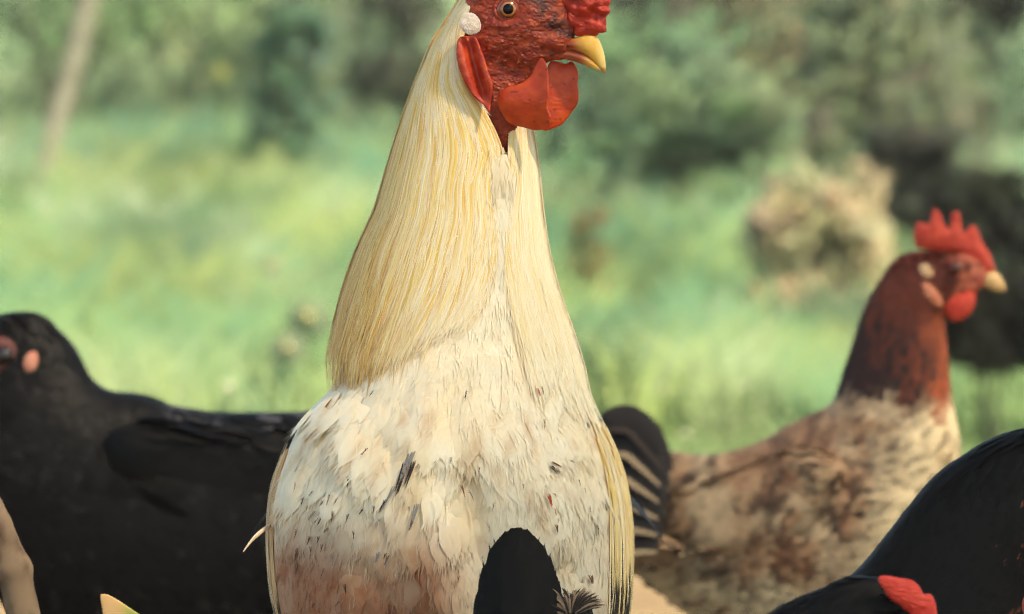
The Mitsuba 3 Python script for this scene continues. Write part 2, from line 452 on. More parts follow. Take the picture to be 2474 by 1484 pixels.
def flower(label, u, v, y, r, col, seed, n=12):
    k = thing('wildflower', label, 'flower', 'pale wildflowers in the meadow')
    c = at(u, v, y)
    z = float(ground_z(c[None, 0], c[None, 1])[0])
    sv, sf = sweep(curve([[c[0] + 0.02, y, z - 0.01], [c[0] + 0.01, y, (z + c[2]) / 2], c], 10), np.linspace(0.004, 0.0025, 10), 6)
    put(k + '__stem', sv, sf, 'plain', np.array([0.07, 0.13, 0.04]))
    a = np.linspace(0, 2 * np.pi, n, endpoint=False)
    D = np.stack([np.cos(a), -0.35 + 0 * a, np.sin(a)], -1)
    P = np.repeat(c[None], n, 0)
    N = unit(np.stack([0.3 * np.cos(a), -1 + 0 * a, 0.3 + 0.3 * np.sin(a)], -1))
    q = cards(P, D, N, np.full(n, r), np.full(n, r * 0.6), lambda t, cc, v: np.broadcast_to(np.asarray(col), t.shape + (3,)), rows=4, radius=0.3)
    put(k + '__petals', q[0], q[1], 'leafy', q[2], q[3])
    hv, hf = ball(c + [0, -0.004, 0], r * 0.18, 1)
    put(k + '__centre', hv, hf, 'plain', np.array([0.42, 0.38, 0.16]))


for i, (lab, u, v, y, r, c) in enumerate([
    ('round white flower low in the meadow left of the rooster', 551, 934, 8.6, 0.010, (0.62, 0.64, 0.5)),
    ('pale flower head nearest the left side of the rooster neck cape', 745, 765, 11.5, 0.060, (0.17, 0.225, 0.14)),
    ('smaller pale flower head under the one by the neck cape', 695, 840, 10.8, 0.045, (0.18, 0.225, 0.15)),
    ('yellow flower high on the bank left of the rooster neck', 532, 176, 16.0, 0.030, (0.20, 0.22, 0.06)),
    ('pale flower low in the meadow right of the rooster breast', 1795, 935, 9.2, 0.008, (0.46, 0.5, 0.36)),
    ('white flower just above the brown hen back', 1655, 1050, 8.2, 0.008, (0.42, 0.46, 0.33)),
    ('pale flower right of the rooster shoulder above the dark tail', 1600, 940, 9.0, 0.009, (0.40, 0.42, 0.30)),
    ('faint pale flower in the middle of the left meadow', 655, 640, 14.0, 0.03, (0.30, 0.33, 0.22)),
]):
    flower(lab, u, v, y, r, c, i)

# unseen tree added right of the birds, out of the frame, to thin the sun on them
k = thing('added_shade_tree', 'unseen broad leafy tree added so its crown thins the sun on the flock', 'tree')
r = np.random.default_rng(55)
base = np.array([3.0, 0.2, 0.0])
tv, tf = sweep(curve([base - [0, 0, 0.1], base + [-0.1, 0, 1.2], base + [-0.3, 0.2, 2.6], base + [-0.7, 0.7, 4.4]], 24), np.linspace(0.2, 0.1, 24), 14)
put(k + '__trunk', tv, tf, 'bark')
cen = np.array([2.25, 1.35, 4.2])
lump = cen + np.stack([r.normal(size=90) * 1.15, r.normal(size=90) * 1.05, r.normal(size=90) * 0.5], -1)
wh = r.integers(0, 90, 5900)
cc = lump[wh] + r.normal(size=(5900, 3)) * 0.26
L = leaves(cc, 0.07, np.array([[0.05, 0.09, 0.03]]) * (0.7 + 0.6 * r.random((5900, 1))), r)
put(k + '__crown', L[0], L[1], 'leafy', L[2], L[3])
for j in range(6):
    sv, sf = sweep(curve([base + [-0.35, 0.25, 2.6 + 0.2 * j], (base + [-0.4, 0.3, 3.0] + lump[j]) / 2 + [0, 0, 0.2], lump[j]], 12), np.linspace(0.07, 0.02, 12), 8)
    put(k + '__limb', sv, sf, 'bark')

# the hazy air over the meadow
scene['haze_air'] = {'type': 'homogeneous', 'albedo': {'type': 'rgb', 'value': [0.93, 0.95, 0.95]}, 'sigma_t': 0.0011}
scene['haze'] = {'type': 'cube', 'to_world': T().translate([0, 55, 8.6]).scale([124, 100, 12.0]), 'bsdf': {'type': 'null'}, 'interior': {'type': 'ref', 'id': 'haze_air'}}
scene['camera']['medium'] = {'type': 'ref', 'id': 'haze_air'}
labels['haze'] = {'label': 'thin pale haze in the air over the meadow', 'category': 'haze', 'kind': 'stuff'}

# ------------------------------------------------------------------ the white rooster: front view loft
def tab(*rows):
    a = np.array(rows, float)
    return PchipInterpolator(a[:, 0], a[:, 1:], extrapolate=True)


RD = 3.0                       # the rooster stands 3 m away
MM = 1000.0
#            v     uL    uR    front  back  (mm)  yc
body_tab = tab((-60, 1150, 1245, 12, 14, 4), (0, 1128, 1240, 18, 20, 4), (100, 1082, 1240, 24, 25, 6), (200, 1040, 1245, 27, 30, 8), (300, 1000, 1262, 29, 33, 9),
               (400, 968, 1280, 32, 36, 10), (500, 935, 1292, 36, 40, 12), (600, 900, 1306, 41, 46, 13), (700, 872, 1326, 47, 55, 14), (800, 845, 1352, 56, 70, 14),
               (880, 822, 1385, 65, 95, 14), (940, 792, 1418, 71, 120, 14), (1000, 734, 1445, 77, 145, 14), (1100, 685, 1488, 86, 185, 14), (1200, 656, 1512, 92, 210, 14),
               (1300, 650, 1518, 95, 220, 14), (1400, 655, 1516, 95, 220, 14), (1500, 672, 1508, 92, 212, 16), (1620, 730, 1470, 84, 190, 22), (1750, 850, 1380, 66, 150, 32),
               (1850, 970, 1270, 42, 100, 40), (1900, 1060, 1180, 20, 50, 42))
EXP = 2.25


def body_front(v, u):
    uL, uR, hf, hb, yc = np.moveaxis(body_tab(v), -1, 0)
    cx, hw = (uL + uR) / 2, (uR - uL) / 2
    s = np.clip((u - cx) / hw, -1, 1)
    return yc - hf * np.maximum(1 - np.abs(s) ** EXP, 0) ** (1 / EXP)


def relief(v, u):
    """Breast relief in mm (positive = deeper): the fold between the two breast halves and soft plumage swells."""
    uc = np.interp(v, [950, 1100, 1300, 1500], [1120, 1125, 1150, 1230])
    g = np.clip((v - 980) / 250, 0, 1)
    fold = 9.0 * g * np.exp(-((u - uc) / 60.0) ** 2)
    ridge = -5.0 * g * np.exp(-((u - (uc - 95)) / 75.0) ** 2)
    lobe = -3.0 * np.exp(-((u - 1330) / 130.0) ** 2 - ((v - 1150) / 170.0) ** 2)
    nz = (meshkit.fbm(np.stack([np.asarray(u) / 95.0, np.asarray(v) / 150.0, 0 * np.asarray(u)], -1), 2, 41) - 0.5) * 8.0 * np.clip((np.asarray(v) - 850) / 200, 0, 1)
    return fold + ridge + lobe + nz


def surf(v, u, off=0.0):
    """World point on the front of the rooster's body."""
    v, u = np.broadcast_arrays(np.asarray(v, float), u)
    y = body_front(v, u) + relief(v, u) - off
    return at(u, v, RD) + np.stack([0 * y, y / MM, 0 * y], -1)


def surf_n(v, u):
    e = 6.0
    a = surf(v, u + e) - surf(v, u - e)
    b = surf(v - e, u) - surf(v + e, u)
    n = np.cross(a, b)
    n = unit(n)
    return np.where((n[..., 1:2] > 0), -n, n)


rooster = thing('rooster', 'large cream white rooster with red face and yellow beak facing the camera, head turned right', 'rooster')
CREAM, YEL, TANC = lin(241, 231, 203), lin(226, 192, 108), lin(200, 150, 78)


def loft(tabf, v0, v1, nv, na, grow=0.0, rel=True):
    v = np.linspace(v0, v1, nv)
    uL, uR, hf, hb, yc = tabf(v).T
    cx, hw = (uL + uR) / 2, (uR - uL) / 2 + grow
    a = np.linspace(0, 2 * np.pi, na, endpoint=False)
    ca, sa = np.cos(a), np.sin(a)
    sx = np.sign(ca) * np.abs(ca) ** (2 / EXP)
    sy = np.sign(sa) * np.abs(sa) ** (2 / EXP)
    u = cx[:, None] + hw[:, None] * sx
    y = yc[:, None] + np.where(sy < 0, (hf[:, None] + grow * 0.2) * sy, (hb[:, None] + grow * 0.2) * sy)
    if rel:
        y = y + np.where(sy < 0, (relief(v[:, None] + 0 * u, u) + 2.6 * np.clip((v[:, None] - 380) / 200, 0, 1)) * np.clip(-sy * 2, 0, 1), 0)
    p = at(u, v[:, None], RD)
    p[..., 1] += y / MM
    i, j = np.meshgrid(np.arange(nv - 1), np.arange(na), indexing='ij')
    q0, q1 = i * na + j, i * na + (j + 1) % na
    f = np.stack([np.stack([q0, q0 + na, q1 + na], -1), np.stack([q0, q1 + na, q1], -1)], 2).reshape(-1, 3)
    vv = np.vstack([p.reshape(-1, 3), p[0].mean(0)[None], p[-1].mean(0)[None]])
    n0 = nv * na
    j = np.arange(na)
    f = np.vstack([f, np.stack([np.full(na, n0), j, (j + 1) % na], -1), np.stack([np.full(na, n0 + 1), n0 - na + (j + 1) % na, n0 - na + j], -1)])
    if trimesh.Trimesh(vv, f, process=False).volume < 0:
        f = f[:, ::-1]
    return vv, f


# head: side profile, blown up and turned a little to the lens
HEAD = [(1150, -70), (1122, -20), (1116, 40), (1112, 100), (1120, 180), (1142, 250), (1176, 330), (1205, 385), (1226, 372), (1246, 325), (1262, 265), (1282, 205),
        (1308, 165), (1336, 150), (1362, 147), (1378, 132), (1382, 108), (1390, 90), (1392, 62), (1376, 20), (1360, -35), (1280, -72), (1210, -88)]
U0, V0 = 1205.0, 100.0
SC = RD / FOC                  # metres per drawing unit at the rooster


def local(p):
    p = np.asarray(p, float)
    return np.stack([(p[:, 0] - U0) * SC, (V0 - p[:, 1]) * SC], -1)


YAW = math.radians(-9)
HO = at(U0, V0, RD) + np.array([0, -0.012, 0])


def head_place(v):
    c, s = math.cos(YAW), math.sin(YAW)
    v = np.asarray(v, float)
    return np.stack([v[:, 0] * c - v[:, 1] * s, v[:, 0] * s + v[:, 1] * c, v[:, 2]], -1) + HO


hv, hf_, hy = inflate(local(HEAD), 0.0013, 0.62)
face_v = hv.copy()
U = face_v[:, 0] / SC + U0
V = V0 - face_v[:, 2] / SC
sgn = np.sign(-face_v[:, 1])


def dent(cu, cv, ru, rv, amp):
    return amp * np.exp(-((U - cu) / ru) ** 2 - ((V - cv) / rv) ** 2)


frontw = np.clip(np.abs(face_v[:, 1]) / 0.006, 0, 1)
bump_ = dent(1238, 28, 34, 30, -0.0030) + dent(1238, 66, 52, 13, 0.0020) + dent(1235, -14, 55, 14, 0.0030) + dent(1290, 40, 26, 34, 0.0012) + dent(1225, 115, 55, 34, 0.0012)
bump_ += dent(1285, 110, 38, 12, -0.0018) + dent(1340, 132, 50, 6, -0.0016) + dent(1340, 108, 48, 10, 0.0012) + dent(1232, 175, 45, 55, -0.0055) + dent(1345, 78, 30, 12, -0.002)
fine = (fbm(face_v, 480, 61, 2) - 0.5) * 0.0019 + (fbm(face_v, 150, 62, 2) - 0.5) * 0.0018
nh = normals_of(face_v, hf_)
face_v = face_v + np.stack([0 * U, -sgn * bump_ * frontw, 0 * U], -1) + nh * (fine * np.clip(frontw, 0.2, 1))[:, None]
RED, DKRED, ORG, BLK = lin(144, 46, 20), lin(78, 24, 14), lin(186, 78, 30), lin(30, 24, 22)
colh = RED + (ORG - RED) * np.clip((fbm(face_v, 260, 63) - 0.45) * 3, 0, 1)[:, None]
colh = colh + (DKRED - colh) * np.clip(dent(1235, 175, 60, 60, 1.0) * 0.5 + (fbm(face_v, 500, 64) - 0.62) * 4, 0, 0.85)[:, None]
blk = np.clip(1.5 * dent(1352, 60, 26, 22, 1) + 1.2 * dent(1395, 92, 30, 9, 1) + 0.9 * dent(1300, 8, 36, 12, 1) + 0.7 * dent(1322, 30, 20, 22, 1) + 0.5 * dent(1340, 133, 45, 4, 1), 0, 1) * np.clip((fbm(face_v, 330, 65) - 0.22) * 3, 0, 1)  # black skin marks, with the shadow below the comb painted in
colh = colh + (BLK - colh) * np.clip(blk, 0, 0.95)[:, None]
spk = (meshkit.noise(face_v * 900, 66) > 0.86)
colh = np.where(spk[:, None], colh * 0.45, colh)
beakfade = np.clip((U - 1372) / 30, 0, 1)
# body and head are one surface
bv, bf = loft(body_tab, -60, 1900, 210, 120, grow=-5.0)
bcol = np.broadcast_to(CREAM, bv.shape) * (0.94 + 0.1 * fbm(bv, 60, 67))[:, None]
Bu = (bv[:, 0]) / (RD / FOC) + 1237
Bv = 742 - (bv[:, 2] - HC) / (RD / FOC)
J = join([(bv, bf, bcol), (head_place(face_v), hf_, colh)])
rosette = J
put(rooster + '__body', J[0], J[1], 'skin', J[2], J[3])


def head_y(u, v):
    """half thickness of the head at a drawing position, and the world point there, off mm proud"""
    return float(hy((np.asarray(u, float) - U0) * SC, (V0 - np.asarray(v, float)) * SC))


def on_head(u, v, off=0.0):
    u, v = np.atleast_1d(np.asarray(u, float)), np.atleast_1d(np.asarray(v, float))
    x, z = (u - U0) * SC, (V0 - v) * SC
    b = 0
    return head_place(np.stack([x, -hy(x, z) - off, z], -1))


# eye: dark lid ring, orange iris, black pupil with a catch light
EU, EV = 1238.0, 29.0
ec = on_head(EU, EV, 0.0)[0] + np.array([0, 0.0052, 0])
ev, ef = ball([0, 0, 0], 1.0, 4)
R_EYE = 0.0074
eye_r = np.hypot(ev[:, 0], ev[:, 2])
ecol = np.where((eye_r < 0.50)[:, None], lin(172, 112, 56), lin(156, 82, 38))
ecol = np.where((eye_r > 0.575)[:, None], lin(60, 28, 20), ecol)
ecol = np.where((eye_r > 0.65)[:, None], lin(150, 66, 36), ecol)
fq = ef[ev[ef].mean(1)[:, 1] < 0.1]
eye = rooster + '__eye'
mi_, mf_ = (eye_r >= 0.0), None
put(eye, ev * R_EYE + ec, ef, 'cornea', ecol * (0.9 + 0.2 * fbm(ev, 5, 3))[:, None])
pm = trimesh.creation.uv_sphere(1.0, count=[24, 32])
pv = np.array(pm.vertices) * np.array([0.0029, 0.0012, 0.0029]) + ec + np.array([0, -R_EYE + 0.0004, 0])
put(eye + '__pupil', pv, np.array(pm.faces), 'pupil', lin(10, 9, 9), label='black pupil')
tor = []
for rr, tube_r, c0 in ((0.0056, 0.0006, lin(120, 50, 30)), (0.0068, 0.0010, lin(168, 64, 34)),):
    a = np.linspace(0, 2 * np.pi, 49)
    pth = np.stack([rr * 1.05 * np.cos(a), 0 * a - 0.0048 + (0.0006 if rr > 0.006 else 0) + 0.0010 * np.cos(a) ** 2, rr * 0.92 * np.sin(a)], -1) + ec
    tor.append((*sweep(pth, tube_r, 8), c0))
J = join(tor)
put(rooster + '__eyelid', J[0], J[1], 'skin', J[2], J[3])

# comb: lumpy strawberry-like mass over the beak
COMB = [(1318, -70), (1330, -20), (1352, 22), (1372, 62), (1396, 86), (1420, 92), (1446, 84), (1459, 66), (1468, 36), (1472, 4), (1470, -36), (1448, -72), (1400, -96), (1350, -94)]
cv, cf, cy = inflate(local(COMB), 0.0011, 0.62)
cn = normals_of(cv, cf)
lum = fbm(cv, 210, 71, 2) - 0.5
cell = cKDTree(np.random.default_rng(3).uniform(cv.min(0), cv.max(0), (420, 3)))
dd, _ = cell.query(cv, k=1)
pap = np.clip(1 - (dd / 0.0032) ** 2, 0, 1)
cv = cv + cn * (lum * 0.0065 + pap * 0.0013)[:, None]
pit = np.exp(-(((cv[:, 0] / SC + U0 - 1440) / 12) ** 2 + ((V0 - cv[:, 2] / SC - 38) / 9) ** 2)) + np.exp(-(((cv[:, 0] / SC + U0 - 1418) / 16) ** 2 + ((V0 - cv[:, 2] / SC - 50) / 6) ** 2))
cv[:, 1] += np.where(cv[:, 1] < 0, pit * 0.004, 0)
cc_ = lin(186, 50, 26) + (lin(130, 26, 16) - lin(186, 50, 26)) * np.clip(-lum * 3 + 0.2 - pap * 0.3, 0, 1)[:, None]
cu_ = cv[:, 0] / SC + U0
cvv = V0 - cv[:, 2] / SC
dark = np.clip((1372 - cu_) / 26, 0, 1) * np.clip((fbm(cv, 300, 72) - 0.3) * 4, 0, 1)
cc_ = cc_ + (lin(40, 24, 22) - cc_) * (0.85 * dark)[:, None]
cv2 = head_place(cv)
put(rooster + '__comb', cv2, cf, 'skin', cc_, label='red lumpy comb overhanging the beak')

# beak
UP = [(1322, 114), (1355, 100), (1395, 94), (1416, 84), (1428, 77), (1442, 90), (1455, 114), (1463, 144), (1465, 178), (1454, 176), (1442, 161), (1424, 145), (1400, 133), (1365, 126), (1325, 125)]
LO = [(1325, 122), (1365, 122), (1400, 128), (1424, 140), (1442, 157), (1455, 174), (1438, 171), (1412, 161), (1385, 151), (1350, 145), (1325, 142)]


def beak_col(v, up):
    u_, v_ = v[:, 0] / SC + U0, V0 - v[:, 2] / SC
    c = lin(228, 176, 72) + (lin(236, 204, 118) - lin(228, 176, 72)) * np.clip((u_ - 1440) / 20, 0, 1)[:, None]
    base = lin(160, 66, 32) if up else lin(160, 76, 46)
    a = np.clip((1416 - u_ + (v_ - 105) * 0.45 + 14 * (fbm(v, 300, 5) - 0.5)) / 34, 0, 1) if up else np.clip((1438 - u_) / 34, 0, 1)
    c = c + (base - c) * a[:, None]
    if up:
        edge = np.clip((v_ - np.interp(u_, [1380, 1404, 1424, 1440, 1452], [118, 125, 136, 152, 166])) / 5, 0, 1)
        c = c + (lin(150, 70, 36) - c) * (0.7 * edge)[:, None]
    nos = np.exp(-((u_ - 1372) / 9) ** 2 - ((v_ - 117) / 4) ** 2)
    return c + (lin(40, 20, 16) - c) * np.clip(nos, 0, 1)[:, None]


v_, f_, _ = inflate(local(UP), 0.0008, 1.0)
v_[:, 1] *= np.interp(v_[:, 0] / SC + U0, [1320, 1380, 1410, 1461], [1.7, 1.25, 1.0, 0.7])
put(rooster + '__upper_beak', head_place(v_), f_, 'horn', beak_col(v_, True), label='yellow hooked upper beak')
v_, f_, _ = inflate(local(LO), 0.0008, 1.15)
put(rooster + '__lower_beak', head_place(v_), f_, 'horn', beak_col(v_, False))


# lobes of red skin
def flap(key, pts, k, yoff, colA, colB, seed, waves=None, label=None, step=0.0011, m='wattle_skin'):
    v, f, _ = inflate(local(pts), step, k)
    u_, v_ = v[:, 0] / SC + U0, V0 - v[:, 2] / SC
    n = normals_of(v, f)
    v = v + n * ((fbm(v, 260, seed, 2) - 0.5) * 0.0005)[:, None]
    if waves is not None:
        v[:, 1] += waves(u_, v_)
    col = colA + (colB - colA) * np.clip((fbm(v, 190, seed + 1) - 0.4) * 3, 0, 1)[:, None]
    col = np.where((meshkit.noise(v * 420, seed + 2) > 0.885)[:, None], col * 0.5, col)
    v[:, 1] += yoff
    return put(key, head_place(v), f, m, col, label=label)


yh = lambda u, v: -head_y(u, v)
W1, W2 = lin(180, 56, 14), lin(200, 74, 20)
flap(rooster + '__wattle', [(1318, 146), (1330, 160), (1336, 185), (1337, 230), (1334, 262), (1342, 290), (1334, 312), (1305, 319), (1270, 312), (1236, 300), (1218, 276), (1210, 246), (1216, 228), (1236, 214), (1262, 208), (1288, 190), (1304, 160)],
     0.28, -0.0115, W1, W2, 81, lambda u, v: -0.004 * np.clip((u - 1290) / 45, 0, 1) ** 2 + 0.003 * np.clip((v - 250) / 60, 0, 1), 'near red wattle')
flap(rooster + '__wattle', [(1322, 160), (1340, 150), (1362, 156), (1376, 150), (1388, 165), (1394, 186), (1391, 205), (1395, 228), (1391, 252), (1374, 276), (1354, 302), (1330, 314), (1312, 318), (1300, 300), (1305, 240)],
     0.26, 0.0065, lin(188, 58, 12), lin(206, 78, 18), 91, lambda u, v: 0.003 * np.sin((u - 1340) / 22.0), 'far red wattle with scalloped edge')
flap(rooster + '__ear_lobe', [(1124, 96), (1142, 92), (1162, 96), (1174, 118), (1186, 150), (1196, 182), (1205, 206), (1204, 232), (1199, 256), (1198, 282), (1186, 262), (1162, 242), (1142, 214), (1126, 180), (1117, 142), (1118, 112)],
     0.40, -0.0205, lin(168, 46, 20), lin(194, 74, 34), 101,
     lambda u, v: 0.0075 * np.exp(-((u - np.interp(v, [90, 180, 280], [1140, 1164, 1194])) / 14.0) ** 2) * np.clip((270 - v) / 50, 0, 1), 'folded red ear lobe')
flap(rooster + '__ear_patch', [(1125, 62), (1129, 46), (1143, 38), (1159, 40), (1171, 52), (1176, 68), (1173, 82), (1161, 90), (1145, 90), (1131, 80)], 0.14, -0.0200, lin(214, 196, 176), lin(236, 224, 208), 111, None, 'round white ear patch', m='plumage_light')

# short white down on the ear patch
r = np.random.default_rng(13)
n = 90
a_, q_ = r.random(n) * 2 * np.pi, 0.72 * np.sqrt(r.random(n))
up_, vp_ = 1151 + 25 * q_ * np.cos(a_), 64 + 25 * q_ * np.sin(a_)
base_ = head_place(np.stack([(up_ - U0) * SC, np.full(n, -0.0195) - 0.0036 * np.sqrt(1 - q_ ** 2) - 0.0004, (V0 - vp_) * SC], -1))
dn_ = unit(np.stack([0.4 * np.cos(a_) + 0.5 + 0.2 * r.normal(size=n), -0.25 + 0 * a_, -0.4 * np.sin(a_) - 0.5 + 0.2 * r.normal(size=n)], -1))
tt = np.linspace(0, 1, 4)
pts = base_[:, None] + dn_[:, None] * (0.0010 + 0.0014 * r.random((n, 1, 1))) * tt[None, :, None]
R = ribbons(pts, np.broadcast_to(unit(np.array([0.2, -1, 0.3])), pts.shape), np.full((n, 4), 0.0005) * np.array([0.7, 1, 0.7, 0.05]), np.broadcast_to((lin(234, 222, 206) * (0.85 + 0.2 * r.random((n, 1))))[:, None], pts.shape), 0.4)
put(rooster + '__ear_patch__down', R[0], R[1], 'plumage_light', R[2], R[3], kind='stuff')

# pale bristles on the face
r = np.random.default_rng(12)
n = 260
bu, bw = 1118 + 240 * r.random(n), -10 + 330 * r.random(n)
ok = np.array([head_y(a, b) > 0.004 for a, b in zip(bu, bw)]) & (np.hypot(bu - EU, bw - EV) > 42) & ~((bu > 1330) & (bw < 130)) & ~((bu < 1195) & (bw > 95)) & ~((bu > 1212) & (bw > 208))
bu, bw = bu[ok], bw[ok]
n = len(bu)
p0 = on_head(bu, bw, 0.0002)
dirr = unit(np.stack([-0.5 + 0.5 * r.normal(size=n), -0.55 + 0 * bu, -0.7 + 0.4 * r.normal(size=n)], -1))
K = 4
tt = np.linspace(0, 1, K)[None, :, None]
Lb = (0.0011 + 0.0014 * r.random(n))[:, None, None]
pts = p0[:, None] + dirr[:, None] * Lb * tt 
nn = np.broadcast_to(np.array([0.1, -1, 0.2]), pts.shape)
wd = np.broadcast_to(np.array([0.00013, 0.00012, 0.0001, 0.00003])[None], (n, K))
cl = np.broadcast_to(lin(206, 130, 100)[None, None], pts.shape) * (0.5 + 0.7 * r.random((n, 1, 1)))
R = ribbons(pts, unit(nn), wd, cl)
put(rooster + '__face_bristles', R[0], R[1], 'plumage_light', R[2], R[3], kind='stuff', label='short pale bristles on the red face')

# ---- hackles: long strands over the neck
hL = tab((-60, 1128), (0, 1108), (50, 1078), (100, 1046), (150, 1024), (200, 1003), (300, 966), (400, 936), (500, 907), (600, 862), (700, 827), (800, 802), (880, 786), (960, 786), (1040, 790))
hR = tab((-60, 1240), (300, 1284), (400, 1300), (500, 1310), (600, 1325), (700, 1350), (800, 1384), (900, 1414), (950, 1424), (1000, 1446), (1060, 1474), (1140, 1496), (1250, 1512))
gL = tab((-60, 1190), (0, 1150), (50, 1114), (100, 1106), (200, 1116), (260, 1152), (320, 1186), (380, 1204), (450, 1196), (540, 1206), (630, 1200), (700, 1182), (800, 1136), (900, 1085), (1000, 1040))
gR = tab((250, 1262), (320, 1244), (400, 1240), (460, 1236), (520, 1224), (600, 1222), (700, 1236), (800, 1254), (900, 1278), (1000, 1300), (1140, 1330))
endL = PchipInterpolator([780, 800, 840, 880, 950, 1000, 1060, 1130, 1180, 1230], [960, 950, 935, 905, 860, 810, 765, 712, 690, 640])
endR = PchipInterpolator([1230, 1250, 1275, 1300, 1330, 1360, 1400, 1440, 1500], [660, 740, 850, 955, 960, 930, 985, 1060, 1180])


def hackle(side, nf, seed, lay, nst=6):
    """nf feathers, each of nst strands, hung along one side of the neck; lay: depth under the top layer, mm"""
    r = np.random.default_rng(seed)
    K = 12
    s0 = r.random(nf) ** (0.85 if side == 'L' else 1.0)
    if side == 'L':
        v0 = -50 + 720 * r.random(nf) ** 0.9
    else:
        v0 = 205 + 527 * r.random(nf) ** 1.0
    Lf = np.interp(v0, [-50, 100, 300, 700], [90, 200, 300, 310]) * (0.75 + 0.5 * r.random(nf))
    fly = 9 * r.normal(size=nf) * np.interp(v0, [0, 400], [0.4, 1])
    lift = 1.0 * r.random(nf)
    tone = r.random(nf)
    pts, nrm, wid, col = [], [], [], []
    t = np.linspace(0, 1, K)
    for j in range(nst):
        c = (j - (nst - 1) / 2) / (nst / 2)                 # across the feather
        s = s0 + 0.0 * c
        Lj = Lf * (1 - 0.12 * c * c + 0.05 * r.normal(size=nf))
        v = v0[:, None] + Lj[:, None] * t
        lo, hi = (hL(v), gL(v)) if side == 'L' else (gR(v), hR(v))
        lo, hi = lo[..., 0], hi[..., 0]
        u = lo + (hi - lo) * s[:, None]
        wf = 13 * np.sin(np.pi * np.clip(t * 0.9 + 0.1, 0, 1)) ** 0.7      # half width of the feather
        u = u + c * wf + fly[:, None] * t ** 2 + 1.5 * r.normal(size=nf)[:, None] + 3 * r.normal(size=nf)[:, None] * t ** 3
        # stop at the lower border of the cape
        lim = (endL if side == 'L' else endR)(np.clip(u[:, -1], *((782, 1228) if side == 'L' else (1232, 1498)))) + 16 * r.normal(size=nf) + 30 - 80 * r.exponential(size=nf)
        sq = np.clip((lim - v0) / np.maximum(v[:, -1] - v0, 1), 0.12, 1) * (1 - 0.06 * r.random(nf))
        v = v0[:, None] + Lj[:, None] * t * sq[:, None]
        lo, hi = (hL(v), gL(v)) if side == 'L' else (gR(v), hR(v))
        u2 = lo[..., 0] + (hi - lo)[..., 0] * s[:, None]
        u = u2 + c * wf + fly[:, None] * t ** 2 + 1.5 * r.normal(size=nf)[:, None] + 4 * r.normal(size=nf)[:, None] * t ** 3
        env_l, env_r = hL(v)[..., 0], hR(v)[..., 0]
        if side == 'L':
            u = np.maximum(u, env_l - 6 * r.random(nf)[:, None])
        else:
            u = np.minimum(u, env_r + 5 * r.random(nf)[:, None])
        cx, hw = (env_l + env_r) / 2, (env_r - env_l) / 2
        q = np.clip((u - cx) / hw, -0.999, 0.999)
        _, _, hf, hb, yc = np.moveaxis(body_tab(v), -1, 0)
        bulk = np.interp(v, [620, 880], [5.0, 1.6])
        ye = yc - (hf + bulk) * (1 - np.abs(q) ** 2.1) ** (1 / 2.1)
        yb = body_front(v, np.clip(u, *[np.moveaxis(body_tab(v), -1, 0)[k] for k in (0, 1)])) + relief(v, u) - 2.0
        inside = np.abs(q) < 0.985
        y = np.where(side == 'R', np.minimum(ye, yb), np.where(u > 880, np.minimum(ye, yb), ye))
        y = y + lay - lift[:, None] * (1 - 0.7 * t) - (1 - c * c) * 1.2 + (1 - t) * 1.0
        P = at(u, v, RD)
        P[..., 1] += y / MM
        N = np.stack([q * 0.9, -np.sqrt(np.maximum(1 - q * q, 0.03)), 0.18 + 0 * q], -1)
        N[..., 0] += 0.30 * c
        pts.append(P); nrm.append(unit(N))
        w = (4.0 if lay < 2 else 11) * SC * np.sin(np.pi * np.clip(0.22 + 0.78 * t, 0, 1)) ** 0.7 * (0.6 + 0.7 * r.random(nf))[:, None]
        w[:, -1] = 0.00012
        wid.append(w)
        base = YEL + (CREAM - YEL) * np.clip(0.08 + 0.35 * r.normal(size=nf), 0, 1)[:, None]
        warm = np.clip((1010 - u) / 210 + 0.25 * r.normal(size=nf)[:, None], 0, 1) * np.clip((v - 60) / 300, 0, 1)
        cc = base[:, None] * np.ones((1, K, 1))
        cc = cc + (TANC - cc) * (0.8 * warm)[..., None]  # tan mixed in on the left for the shaded side of the neck
        cc = cc + (CREAM * 1.02 - cc) * (np.clip((u - 1215) / 60, 0, 1) * 0.45)[..., None]  # cream mixed in on the right for the lit side
        cc = cc + (CREAM - cc) * (np.clip(1 - (v + 20) / 200, 0, 1) * np.clip((u - lo[..., 0]) / np.maximum(hi - lo, 1)[..., 0], 0, 1) * 0.85)[..., None]
        shaft = (abs(c) < 0.25) & (tone > 0.45)
        cc = np.where(np.broadcast_to(np.asarray(shaft)[:, None, None], cc.shape), cc + (lin(240, 224, 168) - cc) * 0.45, cc)
        rust = (tone < 0.16) & (c > 0)
        cc = np.where(np.broadcast_to(np.asarray(rust)[:, None, None], cc.shape), cc + (lin(196, 140, 80) - cc) * 0.32, cc)
        cc = cc * (0.93 + 0.1 * r.random((nf, 1, 1)))
        tipc = np.clip(t * 2.2 - 1.2, 0, 1)[None, :, None] * np.clip((u - 900) / 150, 0, 1)[..., None]
        cc = cc + (CREAM - cc) * 0.9 * tipc
        col.append(cc)
    return ribbons(np.concatenate(pts), np.concatenate(nrm), np.concatenate(wid), np.concatenate(col), 0.3)


